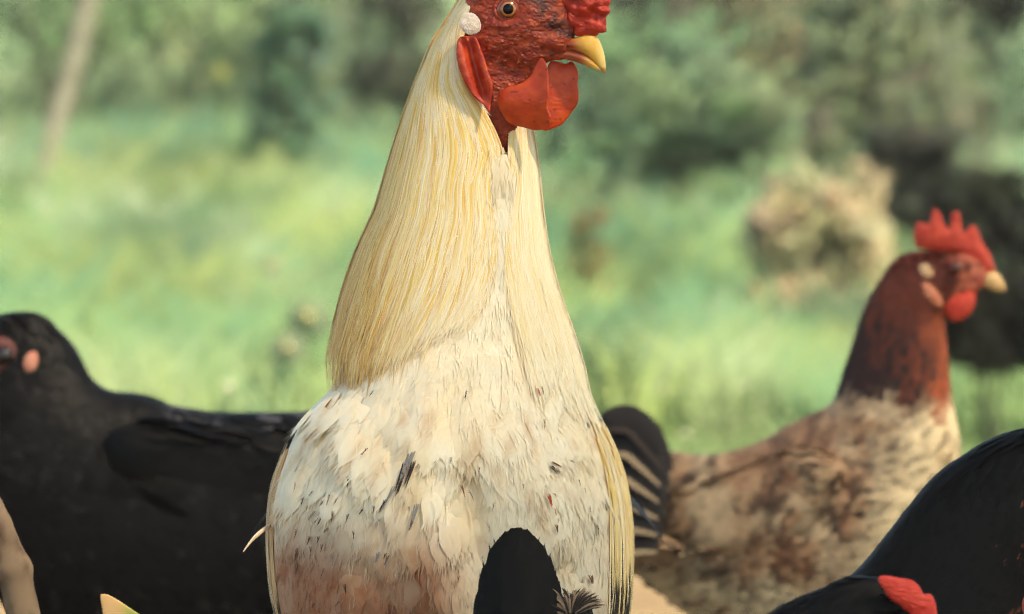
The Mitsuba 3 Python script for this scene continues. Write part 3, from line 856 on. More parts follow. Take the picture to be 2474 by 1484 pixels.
def cape_back(nf, seed):
    """hackles down the back of the neck, falling over the shoulders"""
    r = np.random.default_rng(seed)
    K = 10
    t = np.linspace(0, 1, K)
    v0 = -40 + 640 * r.random(nf)
    Lf = np.interp(v0, [-50, 100, 300, 700], [90, 220, 310, 330]) * (0.8 + 0.4 * r.random(nf))
    s = 0.15 + 0.70 * r.random(nf)
    v = v0[:, None] + Lf[:, None] * t
    l, rr = hL(v)[..., 0], np.minimum(hR(v)[..., 0], 1420)
    cx, hw = (l + rr) / 2, (rr - l) / 2
    q = 2 * s[:, None] - 1
    u = cx + hw * q * 0.985
    _, _, hf, hb, yc = np.moveaxis(body_tab(v), -1, 0)
    y = yc + (np.minimum(hb, 60 + 0.03 * (v - 600)) + 5) * (1 - np.abs(q) ** 2.1) ** (1 / 2.1) + 2 * r.random(nf)[:, None]
    y = np.maximum(y, yc + (hb + 2) * np.maximum(1 - np.abs(np.clip((u - cx) / hw, -1, 1)) ** 2.1, 0) ** (1 / 2.1) * (v < 840))
    P = at(u, v, RD); P[..., 1] += y / MM
    N = unit(np.stack([q + 0 * u, np.interp(np.abs(q), [0.5, 0.75], [0.8, -0.12]) + 0 * u, 0.25 + 0 * u], -1))
    w = 22 * SC * np.sin(np.pi * np.clip(0.2 + 0.8 * t, 0, 1)) ** 0.7 * np.ones((nf, 1))
    w[:, -1] = 0.0001
    cc = (YEL + (TANC - YEL) * np.clip(0.05 + 0.3 * r.normal(size=nf), 0, 1)[:, None])[:, None] * np.ones((1, K, 1)) * (0.85 + 0.2 * r.random((nf, 1, 1)))
    return ribbons(P, N, w, cc, 0.5)


H = join([hackle('L', 620, 201, 2.4, 5), hackle('L', 1300, 202, 1.0, 11), hackle('L', 300, 203, 0.2, 10),
          hackle('R', 300, 204, 2.2, 5), hackle('R', 600, 205, 0.8, 11), hackle('R', 120, 206, 0.1, 9), cape_back(700, 207)])
put(rooster + '__neck_hackles', H[0], H[1], 'plumage_light', H[2], H[3], kind='stuff', label='long pale yellow hackle feathers draped down the neck')

# ---- breast feathers
r = np.random.default_rng(31)
gv_, gu_ = np.meshgrid(np.arange(376, 1700, 25), np.arange(640, 1540, 27), indexing='ij')
V1 = (gv_ + r.uniform(-11, 11, gv_.shape)).ravel()
U1 = (gu_ + r.uniform(-13, 13, gu_.shape) + 13 * (gv_ // 25 % 2)).ravel()
tb = body_tab(V1)
ok = (U1 > tb[:, 0] + 12) & (U1 < tb[:, 1] - 8) & ((V1 > 640) | ((U1 > np.interp(V1, [360, 480], [1198, 1165])) & (U1 < np.interp(V1, [360, 480], [1240, 1265]))))
V1, U1 = V1[ok], U1[ok]
order = np.argsort(-V1)
V1, U1 = V1[order], U1[order]
P = surf(V1, U1, np.interp(V1, [390, 600, 800], [6.0, 4.5, 0.0]))
N = surf_n(V1, U1)
flow = np.clip((U1 - 1130) / 330, -1, 1) * np.interp(V1, [650, 900, 1100, 1300, 1500], [0.25, 0.75, 0.55, 0.2, 0.0]) + 0.10 * r.normal(size=len(U1))
D = unit(np.stack([flow, 0 * flow, -1 + 0 * flow], -1))
D = unit(D - N * (D * N).sum(1, keepdims=True))
Lf = (78 + 26 * r.random(len(U1))) * SC * np.interp(V1, [400, 700], [0.85, 1])
Wf = (50 + 18 * r.random(len(U1))) * SC * np.interp(V1, [380, 600], [0.45, 1.0])
BROWN, GREYB, RUST = lin(96, 62, 44), lin(70, 66, 66), lin(160, 84, 50)
own = r.random(len(U1))
streak = r.random(len(U1))
FLECKS = [(990, 1140, 'big'), (940, 1190, 'grey'), (1000, 1250, 'grey'), (1338, 1128, 'big'), (1325, 1200, 'rust'), (1345, 1265, 'brown'), (1132, 1190, 'grey'), (885, 1088, 'brown'), (1425, 1390, 'brown'),
          (752, 1245, 'brown'), (780, 1250, 'brown'), (760, 1300, 'grey'), (722, 1330, 'brown'), (724, 1355, 'grey'), (905, 950, 'brown'), (1128, 950, 'brown'), (1310, 945, 'brown'), (862, 1330, 'grey'), (870, 1380, 'brown'), (690, 1040, 'brown')]
fl = np.full(len(U1), -1)
kd = cKDTree(np.stack([U1 + flow * 60, V1 + 60], -1))
KIND = {'big': lin(58, 46, 42), 'grey': lin(120, 114, 108), 'rust': lin(158, 70, 44), 'brown': lin(110, 72, 50)}
fcol = np.zeros((len(U1), 3))
for a, b, kind in FLECKS:
    _, i = kd.query([a, b])
    fl[i] = 1
    fcol[i] = KIND[kind]
stain_shadeU = np.clip((fbm(np.stack([U1 / 60, V1 / 110, 0 * U1], -1), 1, 33) - 0.20) * 2.8, 0, 1) * np.clip((V1 - 1220) / 150, 0, 1) * np.clip((1190 - U1) / 160, 0.12, 1)  # brown dirt plus the shade of the lower left breast, both as colour
stain_shadeU = np.maximum(stain_shadeU, 0.5 * np.clip((V1 - 1290) / 110, 0, 1) * np.clip((1150 - U1) / 130, 0, 1))


def breast_col(t, c, v):
    uw = v[..., 0] / SC + 1237
    vw = 742 - (v[..., 2] - HC) / SC
    wq = uw - np.clip((uw - 1130) / 330, -1, 1) * 0.5 * (vw - 900)
    base = CREAM * (0.93 + 0.08 * own)[:, None, None, None] * np.ones(t.shape + (1,))
    warm = np.clip(fbm(np.stack([uw / 70, vw / 120, 0 * uw], -1), 1, 35) * 2.4 - 0.95, 0, 1)
    col = base + (lin(236, 214, 168) - base) * (0.75 * warm)[..., None]
    low = np.clip(1.15 - t * 1.9, 0, 1)[..., None] * np.ones_like(c)[..., None] * np.clip((vw - 640) / 150, 0, 1)[..., None]
    col += (lin(206, 170, 120) - col) * 0.24 * low  # tan feather bases paint the shading under overlapping tips
    rim = np.clip((t - 0.72) * 4, 0, 1)[..., None] * np.ones_like(c)[..., None]
    col += (lin(236, 229, 210) - col) * 0.35 * rim
    sh = (np.clip(1 - np.abs(c) * 1.6, 0, 1) * np.clip(t * 1.8 - 0.7, 0, 1) * np.clip(4.2 - t * 4, 0, 1))[..., None] * np.clip((streak - 0.7) * 2.2, 0, 1)[:, None, None, None]
    col += (lin(190, 146, 98) - col) * 0.75 * sh
    sk2 = np.clip((fbm(np.stack([wq / 17, vw / 62, 0 * uw], -1), 1, 37, 2) - 0.58) * 5, 0, 1) * np.clip((vw - 850) / 150, 0, 1)
    col += (lin(190, 146, 98) - col) * (0.55 * sk2)[..., None]
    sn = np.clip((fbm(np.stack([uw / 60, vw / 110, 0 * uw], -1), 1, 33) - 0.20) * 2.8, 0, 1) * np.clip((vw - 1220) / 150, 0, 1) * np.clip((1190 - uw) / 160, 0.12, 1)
    sn = np.maximum(sn, 0.9 * np.clip((vw - 1260) / 130, 0, 1) * np.clip((1160 - uw) / 130, 0, 1)) * (0.8 + 0.2 * own)[:, None, None]  # dirt and painted shade together, towards the lower left
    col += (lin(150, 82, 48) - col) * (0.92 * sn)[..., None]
    m = (np.clip((t - 0.35) * 3, 0, 1) * (0.55 + 0.45 * np.sin(t * 9 + c * 7 + own[:, None, None] * 40) > 0.35))[..., None] * (fl > 9)[:, None, None, None]
    col += (fcol[:, None, None] - col) * 0.9 * m * (np.abs(c) < 0.8)[..., None]
    return col


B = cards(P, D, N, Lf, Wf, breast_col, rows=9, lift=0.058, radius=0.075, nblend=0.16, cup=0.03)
# frayed tips of the breast feathers
m = 13
rr_ = np.random.default_rng(38)
bvx = B[0].reshape(len(U1), 9, 5, 3); bnx = B[3].reshape(len(U1), 9, 5, 3); bcx = B[2].reshape(len(U1), 9, 5, 3)
ca = rr_.uniform(-1.9, 1.9, (len(U1), m))
ra = rr_.uniform(5.2, 7.6, (len(U1), m))
r0 = np.floor(ra).astype(int); c0 = np.clip(np.floor(ca + 2).astype(int), 0, 3); fr = (ra - r0)[..., None]; fc = (ca + 2 - c0)[..., None]
ix = np.arange(len(U1))[:, None]
bl = lambda A: (A[ix, r0, c0] * (1 - fc) + A[ix, r0, c0 + 1] * fc) * (1 - fr) + (A[ix, r0 + 1, c0] * (1 - fc) + A[ix, r0 + 1, c0 + 1] * fc) * fr
p0, n0, k0 = bl(bvx).reshape(-1, 3), unit(bl(bnx).reshape(-1, 3)), bl(bcx).reshape(-1, 3)
Sx = unit(np.cross(D, N))
dd_ = unit((D[:, None] + Sx[:, None] * (ca * 0.16)[..., None] + 0.10 * rr_.normal(size=(len(U1), m, 3))).reshape(-1, 3))
tt = np.linspace(0, 1, 4)
Lq = (rr_.uniform(16, 34, len(p0)) * SC)[:, None, None]
pts = p0[:, None] + dd_[:, None] * Lq * tt[None, :, None] + n0[:, None] * (0.0001 + 0.0002 * tt)[None, :, None] - n0[:, None] * (Lq * tt[None, :, None]) ** 2 / 0.15
FR = ribbons(pts, np.broadcast_to(n0[:, None], pts.shape), (rr_.uniform(1.6, 3.0, len(p0)) * SC)[:, None] * np.array([0.7, 1, 0.7, 0.06])[None], np.broadcast_to((k0 * rr_.uniform(0.95, 1.05, (len(k0), 1)))[:, None], pts.shape), 0.1)
# fine barbs over the feather edges
r = np.random.default_rng(32)
n = 1300
Vb = 350 + 1310 * r.random(n)
tb = body_tab(Vb)
Ub = tb[:, 0] + (tb[:, 1] - tb[:, 0]) * (0.01 + 0.98 * r.random(n))
fb = np.clip((Ub - 1130) / 330, -1, 1) * np.interp(Vb, [650, 900, 1100, 1300, 1500], [0.25, 0.75, 0.55, 0.2, 0.0]) + 0.25 * r.normal(size=n)
K = 5
t = np.linspace(0, 1, K)[None]
Lb = (18 + 34 * r.random(n))[:, None]
vv = Vb[:, None] + Lb * t
uu = Ub[:, None] + fb[:, None] * Lb * t
off = 1.3 + 0.8 * t * r.random(n)[:, None] + np.interp(Vb, [390, 600, 800], [6.0, 4.5, 0.0])[:, None]
pts = surf(vv, uu, off)
nn = surf_n(Vb, Ub)[:, None] * np.ones((1, K, 1))
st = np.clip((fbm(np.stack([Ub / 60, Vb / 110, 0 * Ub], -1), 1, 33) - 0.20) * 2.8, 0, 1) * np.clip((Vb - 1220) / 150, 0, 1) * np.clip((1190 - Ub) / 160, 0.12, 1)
st = np.maximum(st, 0.72 * np.clip((Vb - 1270) / 130, 0, 1) * np.clip((1150 - Ub) / 130, 0, 1))  # same mix of dirt and painted shade for the barbs
cb = CREAM * (0.93 + 0.08 * r.random(n))[:, None]
wm = np.clip(fbm(np.stack([Ub / 70, Vb / 120, 0 * Ub], -1), 1, 35) * 2.4 - 0.95, 0, 1)
cb = cb + (lin(226, 202, 156) - cb) * (0.7 * wm)[:, None]
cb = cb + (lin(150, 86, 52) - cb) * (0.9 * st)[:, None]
wp = Ub - np.clip((Ub - 1130) / 330, -1, 1) * 0.5 * (Vb - 900)
sk = np.clip((fbm(np.stack([wp / 17, Vb / 62, 0 * Ub], -1), 1, 37, 2) - 0.58) * 5, 0, 1) * np.clip((Vb - 850) / 150, 0, 1)
cb = cb + (lin(192, 150, 104) - cb) * (0.6 * sk)[:, None]
dkb = (r.random(n) < 0.0015 + 0.005 * (Ub < 1000) * (Vb > 1150)) & (Vb > 1000)
cb = np.where(dkb[:, None], lin(110, 76, 56), cb)
thr = (Vb < 640) & ((Ub < 1172) | (Ub > 1262))
keep = ~thr
wb = (1.3 + 1.6 * r.random(n) + 2.0 * dkb)[:, None] * SC * np.array([0.5, 1.0, 0.9, 0.6, 0.06])[None]
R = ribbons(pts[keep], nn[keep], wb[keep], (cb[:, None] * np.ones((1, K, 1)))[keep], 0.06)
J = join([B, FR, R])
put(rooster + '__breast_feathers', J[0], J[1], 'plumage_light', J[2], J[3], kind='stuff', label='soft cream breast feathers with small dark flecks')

# single dark flecks that lie on the breast
r = np.random.default_rng(35)
FS = [(985, 1110, 965, 1180, 11, 'big'), (1000, 1085, 975, 1150, 16, 'greyf'), (1005, 1105, 985, 1165, 8, 'big'), (960, 1165, 928, 1222, 8, 'greyf'), (938, 1195, 924, 1225, 5, 'big'), (1012, 1205, 1000, 1262, 9, 'greyf'), (1003, 1240, 996, 1265, 5, 'brown'),
      (1328, 1118, 1350, 1136, 7, 'big'), (1330, 1108, 1356, 1122, 4, 'brown'), (1322, 1182, 1332, 1212, 7, 'rust'), (1340, 1255, 1346, 1275, 6, 'brown'), (1116, 1160, 1128, 1190, 4, 'brown'), (1134, 1175, 1148, 1200, 4, 'greyf'),
      (894, 1075, 880, 1092, 4, 'brown'), (906, 940, 898, 955, 3, 'big'), (1128, 940, 1126, 962, 3, 'big'), (1296, 935, 1306, 952, 4, 'rust'), (1306, 930, 1314, 950, 3, 'brown'), (1375, 1105, 1388, 1112, 3, 'greyf'), (1394, 1150, 1400, 1166, 3, 'brown'),
      (768, 1226, 752, 1250, 4, 'brown'), (785, 1235, 776, 1262, 4, 'brown'), (756, 1285, 752, 1306, 6, 'brown'), (778, 1285, 776, 1300, 5, 'big'), (796, 1266, 792, 1276, 4, 'brown'), (724, 1316, 720, 1352, 6, 'brown'), (724, 1352, 722, 1384, 7, 'brown'), (758, 1310, 760, 1330, 4, 'big'),
      (862, 1270, 864, 1288, 3, 'big'), (922, 1318, 915, 1345, 6, 'greyf'), (945, 1325, 938, 1348, 5, 'brown'), (1422, 1378, 1430, 1402, 9, 'brown'), (1440, 1260, 1444, 1285, 3, 'brown'), (726, 1020, 712, 1050, 6, 'brown'), (716, 1046, 704, 1080, 4, 'brown'), (840, 1395, 846, 1420, 5, 'big')]
rf = np.random.default_rng(36)
for _ in range(26):
    a0, b0_ = rf.uniform(672, 960), rf.uniform(1130, 1480)
    l_ = rf.uniform(10, 30)
    FS.append((a0, b0_, a0 - 4 + rf.uniform(-4, 4), b0_ + l_, rf.uniform(2, 5), rf.choice(['brown', 'brown', 'big', 'greyf'])))
for _ in range(22):
    a0, b0_ = rf.uniform(960, 1480), rf.uniform(1000, 1430)
    l_ = rf.uniform(8, 24)
    FS.append((a0, b0_, a0 + (a0 - 1150) * 0.03 + rf.uniform(-4, 4), b0_ + l_, rf.uniform(1.6, 4), rf.choice(['brown', 'greyf', 'greyf'])))
KC = {'big': lin(50, 38, 34), 'greyf': lin(140, 134, 126), 'rust': lin(168, 72, 44), 'brown': lin(104, 66, 46)}
pts, nn, wd, cl = [], [], [], []
for a0, b0_, a1, b1, w, kind in FS:
    for j in range(3):
        K = 7
        t = np.linspace(0, 1, K)
        ja = (j - 1) * w * 0.42
        u = a0 + (a1 - a0) * t + ja + 2 * np.sin(t * 3 + j)
        v = b0_ + (b1 - b0_) * (t * (0.85 + 0.3 * r.random()) + 0.1 * (r.random() - 0.5))
        pts.append(surf(v, u, 3.4)); nn.append(surf_n(v, u))
        wd.append(w * 0.5 * SC * np.sin(np.pi * np.clip(0.12 + 0.86 * t, 0, 1)) ** 0.8)
        cl.append(np.broadcast_to(KC[kind] * (0.85 + 0.3 * r.random()), (K, 3)))
R = ribbons(np.array(pts), np.array(nn), np.array(wd), np.array(cl), 0.2)
put(rooster + '__dark_flecks', R[0], R[1], 'plumage_brown', R[2], R[3], kind='stuff', label='small dark brown and grey flecks on the breast')


# ---- wings folded along the flanks: rows of long feathers
def wing(side):
    r = np.random.default_rng(300 + side)
    key = unique(rooster + '__wing')
    n = 170
    a = r.random(n)                     # 0 front edge .. 1 towards the back
    v0 = (1010 if side > 0 else 1060) + 240 * r.random(n) + 30 * a
    Lf = 300 + 150 * r.random(n)
    K = 9
    t = np.linspace(0, 1, K)[None]
    v = v0[:, None] + Lf[:, None] * t
    v = np.minimum(v, 1650 + 60 * a[:, None])
    uL, uR, hf, hb, yc = np.moveaxis(body_tab(v), -1, 0)
    cx, hw = (uL + uR) / 2, (uR - uL) / 2
    ang = ((-0.50 if side > 0 else -0.26) + 1.6 * a)[:, None] + 0.25 * t * a[:, None]
    grow = np.interp(v, [1000, 1150, 1300, 1700], [2, 7, 12 if side > 0 else 7, 14 if side > 0 else 9])
    grow = grow * (0.2 + 0.8 * np.clip(a * 2.2, 0, 1))[:, None] + 1.5
    x = cx + side * (hw * np.maximum(np.cos(ang), 0) ** (2 / EXP) + grow)
    y = yc + np.where(ang < 0, hf * -np.abs(np.sin(ang)) ** (2 / EXP), hb * np.abs(np.sin(ang)) ** (2 / EXP)) + 0
    y = y - 2 * r.random(n)[:, None]
    P = at(x, v, RD); P[..., 1] += y / MM
    N = unit(np.stack([side * np.cos(ang), np.where(ang < 0.7, np.minimum(np.sin(ang) - 0.2, -0.1), np.sin(ang)), 0.1 + 0 * ang], -1))
    w = (26 + 10 * r.random(n))[:, None] * SC * np.sin(np.pi * np.clip(0.03 + 0.93 * t, 0, 1)) ** 0.7
    base = (YEL + (CREAM - YEL) * r.random(n)[:, None] * 0.6) if side > 0 else (lin(206, 168, 116) + (CREAM - lin(206, 168, 116)) * r.random(n)[:, None] * 0.6)
    dk = np.clip((v - 1375 - 30 * r.normal(size=n)[:, None]) / 25, 0, 1) * (r.random(n) < 0.75)[:, None]
    if side < 0:
        dk = np.clip((v - 1400 - 40 * r.normal(size=n)[:, None]) / 25, 0, 1) * (r.random(n) < 0.5)[:, None]
    c = base[:, None] + (lin(48, 36, 30) - base[:, None]) * dk[..., None]
    R1 = ribbons(P, N, w, c, 0.35)
    # fine splitting strands
    n2 = 500
    i = r.integers(0, n, n2)
    off = (r.random((n2, 1)) - 0.5)
    sdir = unit(np.cross(unit(np.gradient(P, axis=1)), N))
    P2 = P[i] + sdir[i] * (w[i] * off)[..., None] + N[i] * 0.0008
    c2 = c[i] * (0.8 + 0.35 * r.random((n2, 1, 1)))
    R2 = ribbons(P2, N[i], np.full((n2, K), 0.0007) * np.array([1] * (K - 1) + [0.1]), np.clip(c2, 0, 0.95), 0.4)
    J = join([R1, R2])
    put(key, J[0], J[1], 'plumage_light', J[2], J[3], label='folded yellowish wing with black tipped feathers' if side > 0 else 'folded cream wing at the left flank')


wing(1)
wing(-1)

# tail, stray quill, legs
r = np.random.default_rng(77)
parts = []
for i in range(14):
    a = (i - 6.5) / 6.5
    root = np.array([at(1090, 1180, RD)[0] + 0.03 * a, RD + 0.215, at(1090, 1180, RD)[2] - 0.02])
    tip = root + np.array([0.10 * a, 0.17 + 0.03 * r.random(), 0.02 + 0.03 * r.random() - 0.06 * abs(a)])
    pth = curve([root, (root + tip) / 2 + [0, 0, 0.03], tip], 8)
    nn = np.broadcast_to(unit(np.array([0.8 * np.sign(a), -0.1, 0.6])), pth.shape)
    parts.append(ribbons(pth[None], nn[None], (0.03 * np.array([0.5, 0.8, 1, 1, 1, 0.9, 0.7, 0.2]))[None], np.broadcast_to(lin(40, 36, 34), (1, 8, 3)), 0.3))
J = join(parts)
put(rooster + '__tail', J[0], J[1], 'plumage_dark', J[2], J[3])
qp = curve([at(668, 1262, RD), at(640, 1278, RD - 0.02), at(612, 1302, RD - 0.035), at(588, 1333, RD - 0.045)], 16)
qv, qf = sweep(qp, np.r_[np.linspace(0.0011, 0.0012, 10), np.linspace(0.0011, 0.0003, 6)], 8)
put(rooster + '__stray_quill', qv, qf, 'plumage_light', lin(214, 190, 160), label='single pale feather quill sticking out at the left flank')


def leg(key, x, y, z0, col, thick=0.008, toes=0.045, face=(0.0, -1.0)):
    key = unique(key)
    fx, fy = face
    parts = []
    g = 0.004
    parts.append((*sweep(curve([[x, y, z0 + 0.03], [x, y, z0 * 0.55], [x, y, 0.012]], 10), np.linspace(thick * 1.5, thick * 0.9, 10), 8), col))
    for ang in (-0.55, 0, 0.55, math.pi):
        c, s = math.cos(ang), math.sin(ang)
        d = np.array([fx * c - fy * s, fx * s + fy * c, 0])
        L = toes * (0.55 if ang == math.pi else 1)
        parts.append((*sweep(curve([[x, y, 0.014], np.array([x, y, 0.010]) + d * L * 0.6, np.array([x, y, g]) + d * L], 6), np.linspace(thick * 0.75, thick * 0.35, 6), 6), col))
    J = join(parts)
    put(key, J[0], J[1], 'horn', J[2], J[3])


leg(rooster + '__leg', at(960, 1850, RD)[0], RD + 0.06, 0.16, lin(214, 178, 92))
leg(rooster + '__leg', at(1270, 1850, RD)[0], RD + 0.06, 0.16, lin(214, 178, 92))


# ------------------------------------------------------------------ hens: side profiles blown up, clad in feathers
def hen_frame(d, u0, v0, yaw):
    S = d / FOC
    O = at(u0, v0, d)
    c, s = math.cos(yaw), math.sin(yaw)

    def loc(p):
        p = np.asarray(p, float)
        return np.stack([(p[:, 0] - u0) * S, (v0 - p[:, 1]) * S], -1)

    def place(v):
        v = np.asarray(v, float)
        return np.stack([v[:, 0] * c - v[:, 1] * s, v[:, 0] * s + v[:, 1] * c, v[:, 2]], -1) + O

    def draw(v):
        return v[:, 0] / S + u0, v0 - v[:, 2] / S
    return S, loc, place, draw


def clad(v, f, draw, n, L, W, flow, color, seed, lift=0.06, radius=0.09, rows=5):
    P, N = scatter(v, f, n, seed)
    r = np.random.default_rng(seed + 1)
    u_, v_ = draw(P)
    fx, fz = flow(u_, v_)
    D = np.stack([fx + 0.12 * r.normal(size=n), 0.05 * r.normal(size=n), fz + 0.12 * r.normal(size=n)], -1)
    D = unit(D - N * (D * N).sum(1, keepdims=True))
    Ls = np.broadcast_to(L(u_, v_) if callable(L) else L, (n,)) * (0.75 + 0.5 * r.random(n))
    Ws = np.broadcast_to(W(u_, v_) if callable(W) else W, (n,)) * (0.8 + 0.4 * r.random(n))
    return cards(P, D, N, Ls, Ws, lambda t, c, vv: color(t, c, vv, u_, v_, r), rows=rows, lift=lift, radius=radius, nblend=0.35)


def simple_part(key, pts, loc, place, step, k, yoff, colA, colB, m, seed, label=None, rough=0.0):
    v, f, _ = inflate(loc(pts), step, k)
    n = normals_of(v, f)
    if rough:
        v = v + n * ((fbm(v, 200, seed, 2) - 0.5) * rough)[:, None]
    col = colA + (colB - colA) * np.clip((fbm(v, 130, seed + 1) - 0.35) * 3, 0, 1)[:, None]
    v[:, 1] += yoff
    return put(key, place(v), f, m, col, label=label)


def black_col(amt=0.0, sheen=False):
    def fn(t, c, vv, u_, v_, r):
        n = len(u_)
        base = lin(19, 18, 18)[None] * (0.6 + 0.7 * r.random((n, 1)))
        base = base + (lin(58, 52, 52) - base) * (amt * (r.random((n, 1)) < 0.12))
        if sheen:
            base = base + (lin(74, 72, 76) - base) * ((r.random((n, 1)) < 0.3) * (np.clip((1110 - v_) / 60, 0, 1) * np.clip((u_ - 330) / 100, 0, 1))[:, None])  # greyer feathers paint a sheen along the back
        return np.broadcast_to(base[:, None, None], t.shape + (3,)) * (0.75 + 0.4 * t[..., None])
    return fn


# -- black hen at the left, facing left
S, loc, place, draw = hen_frame(3.95, 300, 1200, math.radians(4))
OUT = [(-62, 800), (-30, 772), (10, 757), (45, 753), (92, 756), (128, 782), (164, 818), (190, 858), (214, 902), (240, 930), (272, 945), (340, 952), (420, 980), (520, 995), (640, 996), (760, 994), (880, 985),
       (980, 940), (1060, 870), (1150, 850), (1195, 900), (1180, 1050), (1120, 1200), (1040, 1330), (900, 1500), (760, 1620), (560, 1690), (330, 1670), (120, 1570), (-40, 1400), (-115, 1250), (-125, 1130), (-95, 1030), (-72, 960), (-78, 900), (-84, 850)]
hen = thing('hen', 'black hen at the far left, facing left, its back running behind the white rooster', 'hen')
v, f, hyf = inflate(loc(OUT), 0.006, 0.62)
v[:, 1] *= np.interp(draw(v)[1], [750, 950, 1150], [0.75, 0.85, 1.0])
put(hen + '__body', place(v), f, 'plumage_dark', lin(19, 18, 18) * np.ones_like(v))
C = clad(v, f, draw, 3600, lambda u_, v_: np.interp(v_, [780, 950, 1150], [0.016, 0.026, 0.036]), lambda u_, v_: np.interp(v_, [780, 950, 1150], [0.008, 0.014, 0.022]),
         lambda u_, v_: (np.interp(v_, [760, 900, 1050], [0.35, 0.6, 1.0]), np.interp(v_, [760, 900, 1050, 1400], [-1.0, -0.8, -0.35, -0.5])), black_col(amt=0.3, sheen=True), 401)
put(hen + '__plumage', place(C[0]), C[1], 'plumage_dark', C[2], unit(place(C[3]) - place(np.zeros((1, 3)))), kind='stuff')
yy = lambda u_, v_: -float(hyf(*(loc([(u_, v_)])[0]))) * 0.78
RD1, RD2 = lin(104, 48, 38), lin(78, 34, 30)
simple_part(hen + '__face', [(-66, 850), (-40, 820), (0, 812), (30, 822), (46, 846), (44, 878), (24, 905), (-10, 918), (-44, 910), (-62, 885)], loc, place, 0.003, 0.35, yy(0, 860) - 0.001, RD1, RD2, 'skin', 411, rough=0.002)
ev2, ef2 = ball(np.array([*loc([(12, 858)])[0]])[[0, 0, 1]] * [1, 0, 1] + [0, yy(0, 860) - 0.004, 0], 0.0068, 2)
put(hen + '__eye', place(ev2), ef2, 'cornea', lin(30, 18, 14))
simple_part(hen + '__ear_lobe', [(58, 884), (62, 862), (78, 848), (92, 854), (94, 874), (86, 892), (70, 900)], loc, place, 0.002, 0.6, yy(76, 874) - 0.003, lin(214, 150, 124), lin(196, 110, 88), 'plumage_light', 413, label='pinkish ear lobe')
simple_part(hen + '__beak', [(-72, 852), (-110, 858), (-132, 880), (-126, 892), (-100, 888), (-70, 884)], loc, place, 0.002, 0.8, 0, lin(120, 96, 70), lin(90, 70, 54), 'horn', 414)
simple_part(hen + '__comb', [(-90, 820), (-78, 790), (-60, 760), (-40, 765), (-30, 745), (-12, 752), (-8, 775), (-40, 800)], loc, place, 0.002, 0.4, 0, lin(196, 52, 34), lin(176, 40, 28), 'skin', 415)
simple_part(hen + '__wattle', [(-70, 905), (-40, 905), (-34, 940), (-52, 962), (-72, 945)], loc, place, 0.002, 0.4, -0.006, lin(190, 52, 34), lin(170, 40, 28), 'skin', 416)
# the folded wing
WG = [(250, 1060), (330, 1020), (480, 1030), (640, 1050), (800, 1060), (940, 1080), (990, 1110), (900, 1190), (760, 1260), (560, 1290), (380, 1260), (270, 1170)]
wv, wf, _ = inflate(loc(WG), 0.006, 0.3)
wv[:, 1] += -0.041
C = clad(wv, wf, draw, 700, 0.05, 0.02, lambda u_, v_: (1.0 + 0 * u_, -0.28 + 0 * u_), black_col(amt=0.1), 421, radius=0.14, lift=0.02)
J = join([(wv, wf, lin(19, 18, 18) * np.ones_like(wv)), C])
put(hen + '__wing', place(J[0]), J[1], 'plumage_dark', J[2], unit(place(J[3]) - place(np.zeros((1, 3)))))
for lu in (380, 560):
    q = place(np.array([[loc([(lu, 1600)])[0][0], 0.03 * (1 if lu == 380 else -1), 0]]))[0]
    leg(hen + '__leg', q[0], q[1], 0.11, lin(120, 110, 90), 0.006, 0.04, (-1, 0))

# -- speckled brown hen at the right, facing right
S, loc, place, draw = hen_frame(4.1, 1950, 1250, math.radians(-6))
OUT = [(2236, 606), (2200, 608), (2172, 622), (2148, 645), (2112, 700), (2086, 752), (2052, 850), (2030, 920), (2008, 975), (1960, 1000), (1900, 1030), (1840, 1066), (1760, 1093), (1690, 1100), (1620, 1092), (1560, 1080), (1480, 1085), (1430, 1110),
       (1430, 1200), (1480, 1290), (1545, 1375), (1620, 1440), (1720, 1510), (1850, 1550), (2000, 1530), (2130, 1455), (2230, 1345), (2295, 1215), (2317, 1110), (2314, 1040), (2299, 965), (2291, 890), (2284, 800), (2286, 755), (2318, 730), (2350, 705), (2366, 680), (2368, 650), (2350, 622), (2300, 606)]
hen = thing('hen', 'speckled tan brown hen with chestnut neck and red comb, standing at the right facing right', 'hen')
v, f, hyf = inflate(loc(OUT), 0.006, 0.62)
v[:, 1] *= np.interp(draw(v)[1], [620, 950, 1200], [0.72, 0.85, 1.0])
CHEST, CHD, ORB, BUFF, TB, DKB = lin(98, 46, 32), lin(62, 34, 28), lin(160, 80, 48), lin(238, 214, 168), lin(166, 136, 104), lin(52, 36, 30)


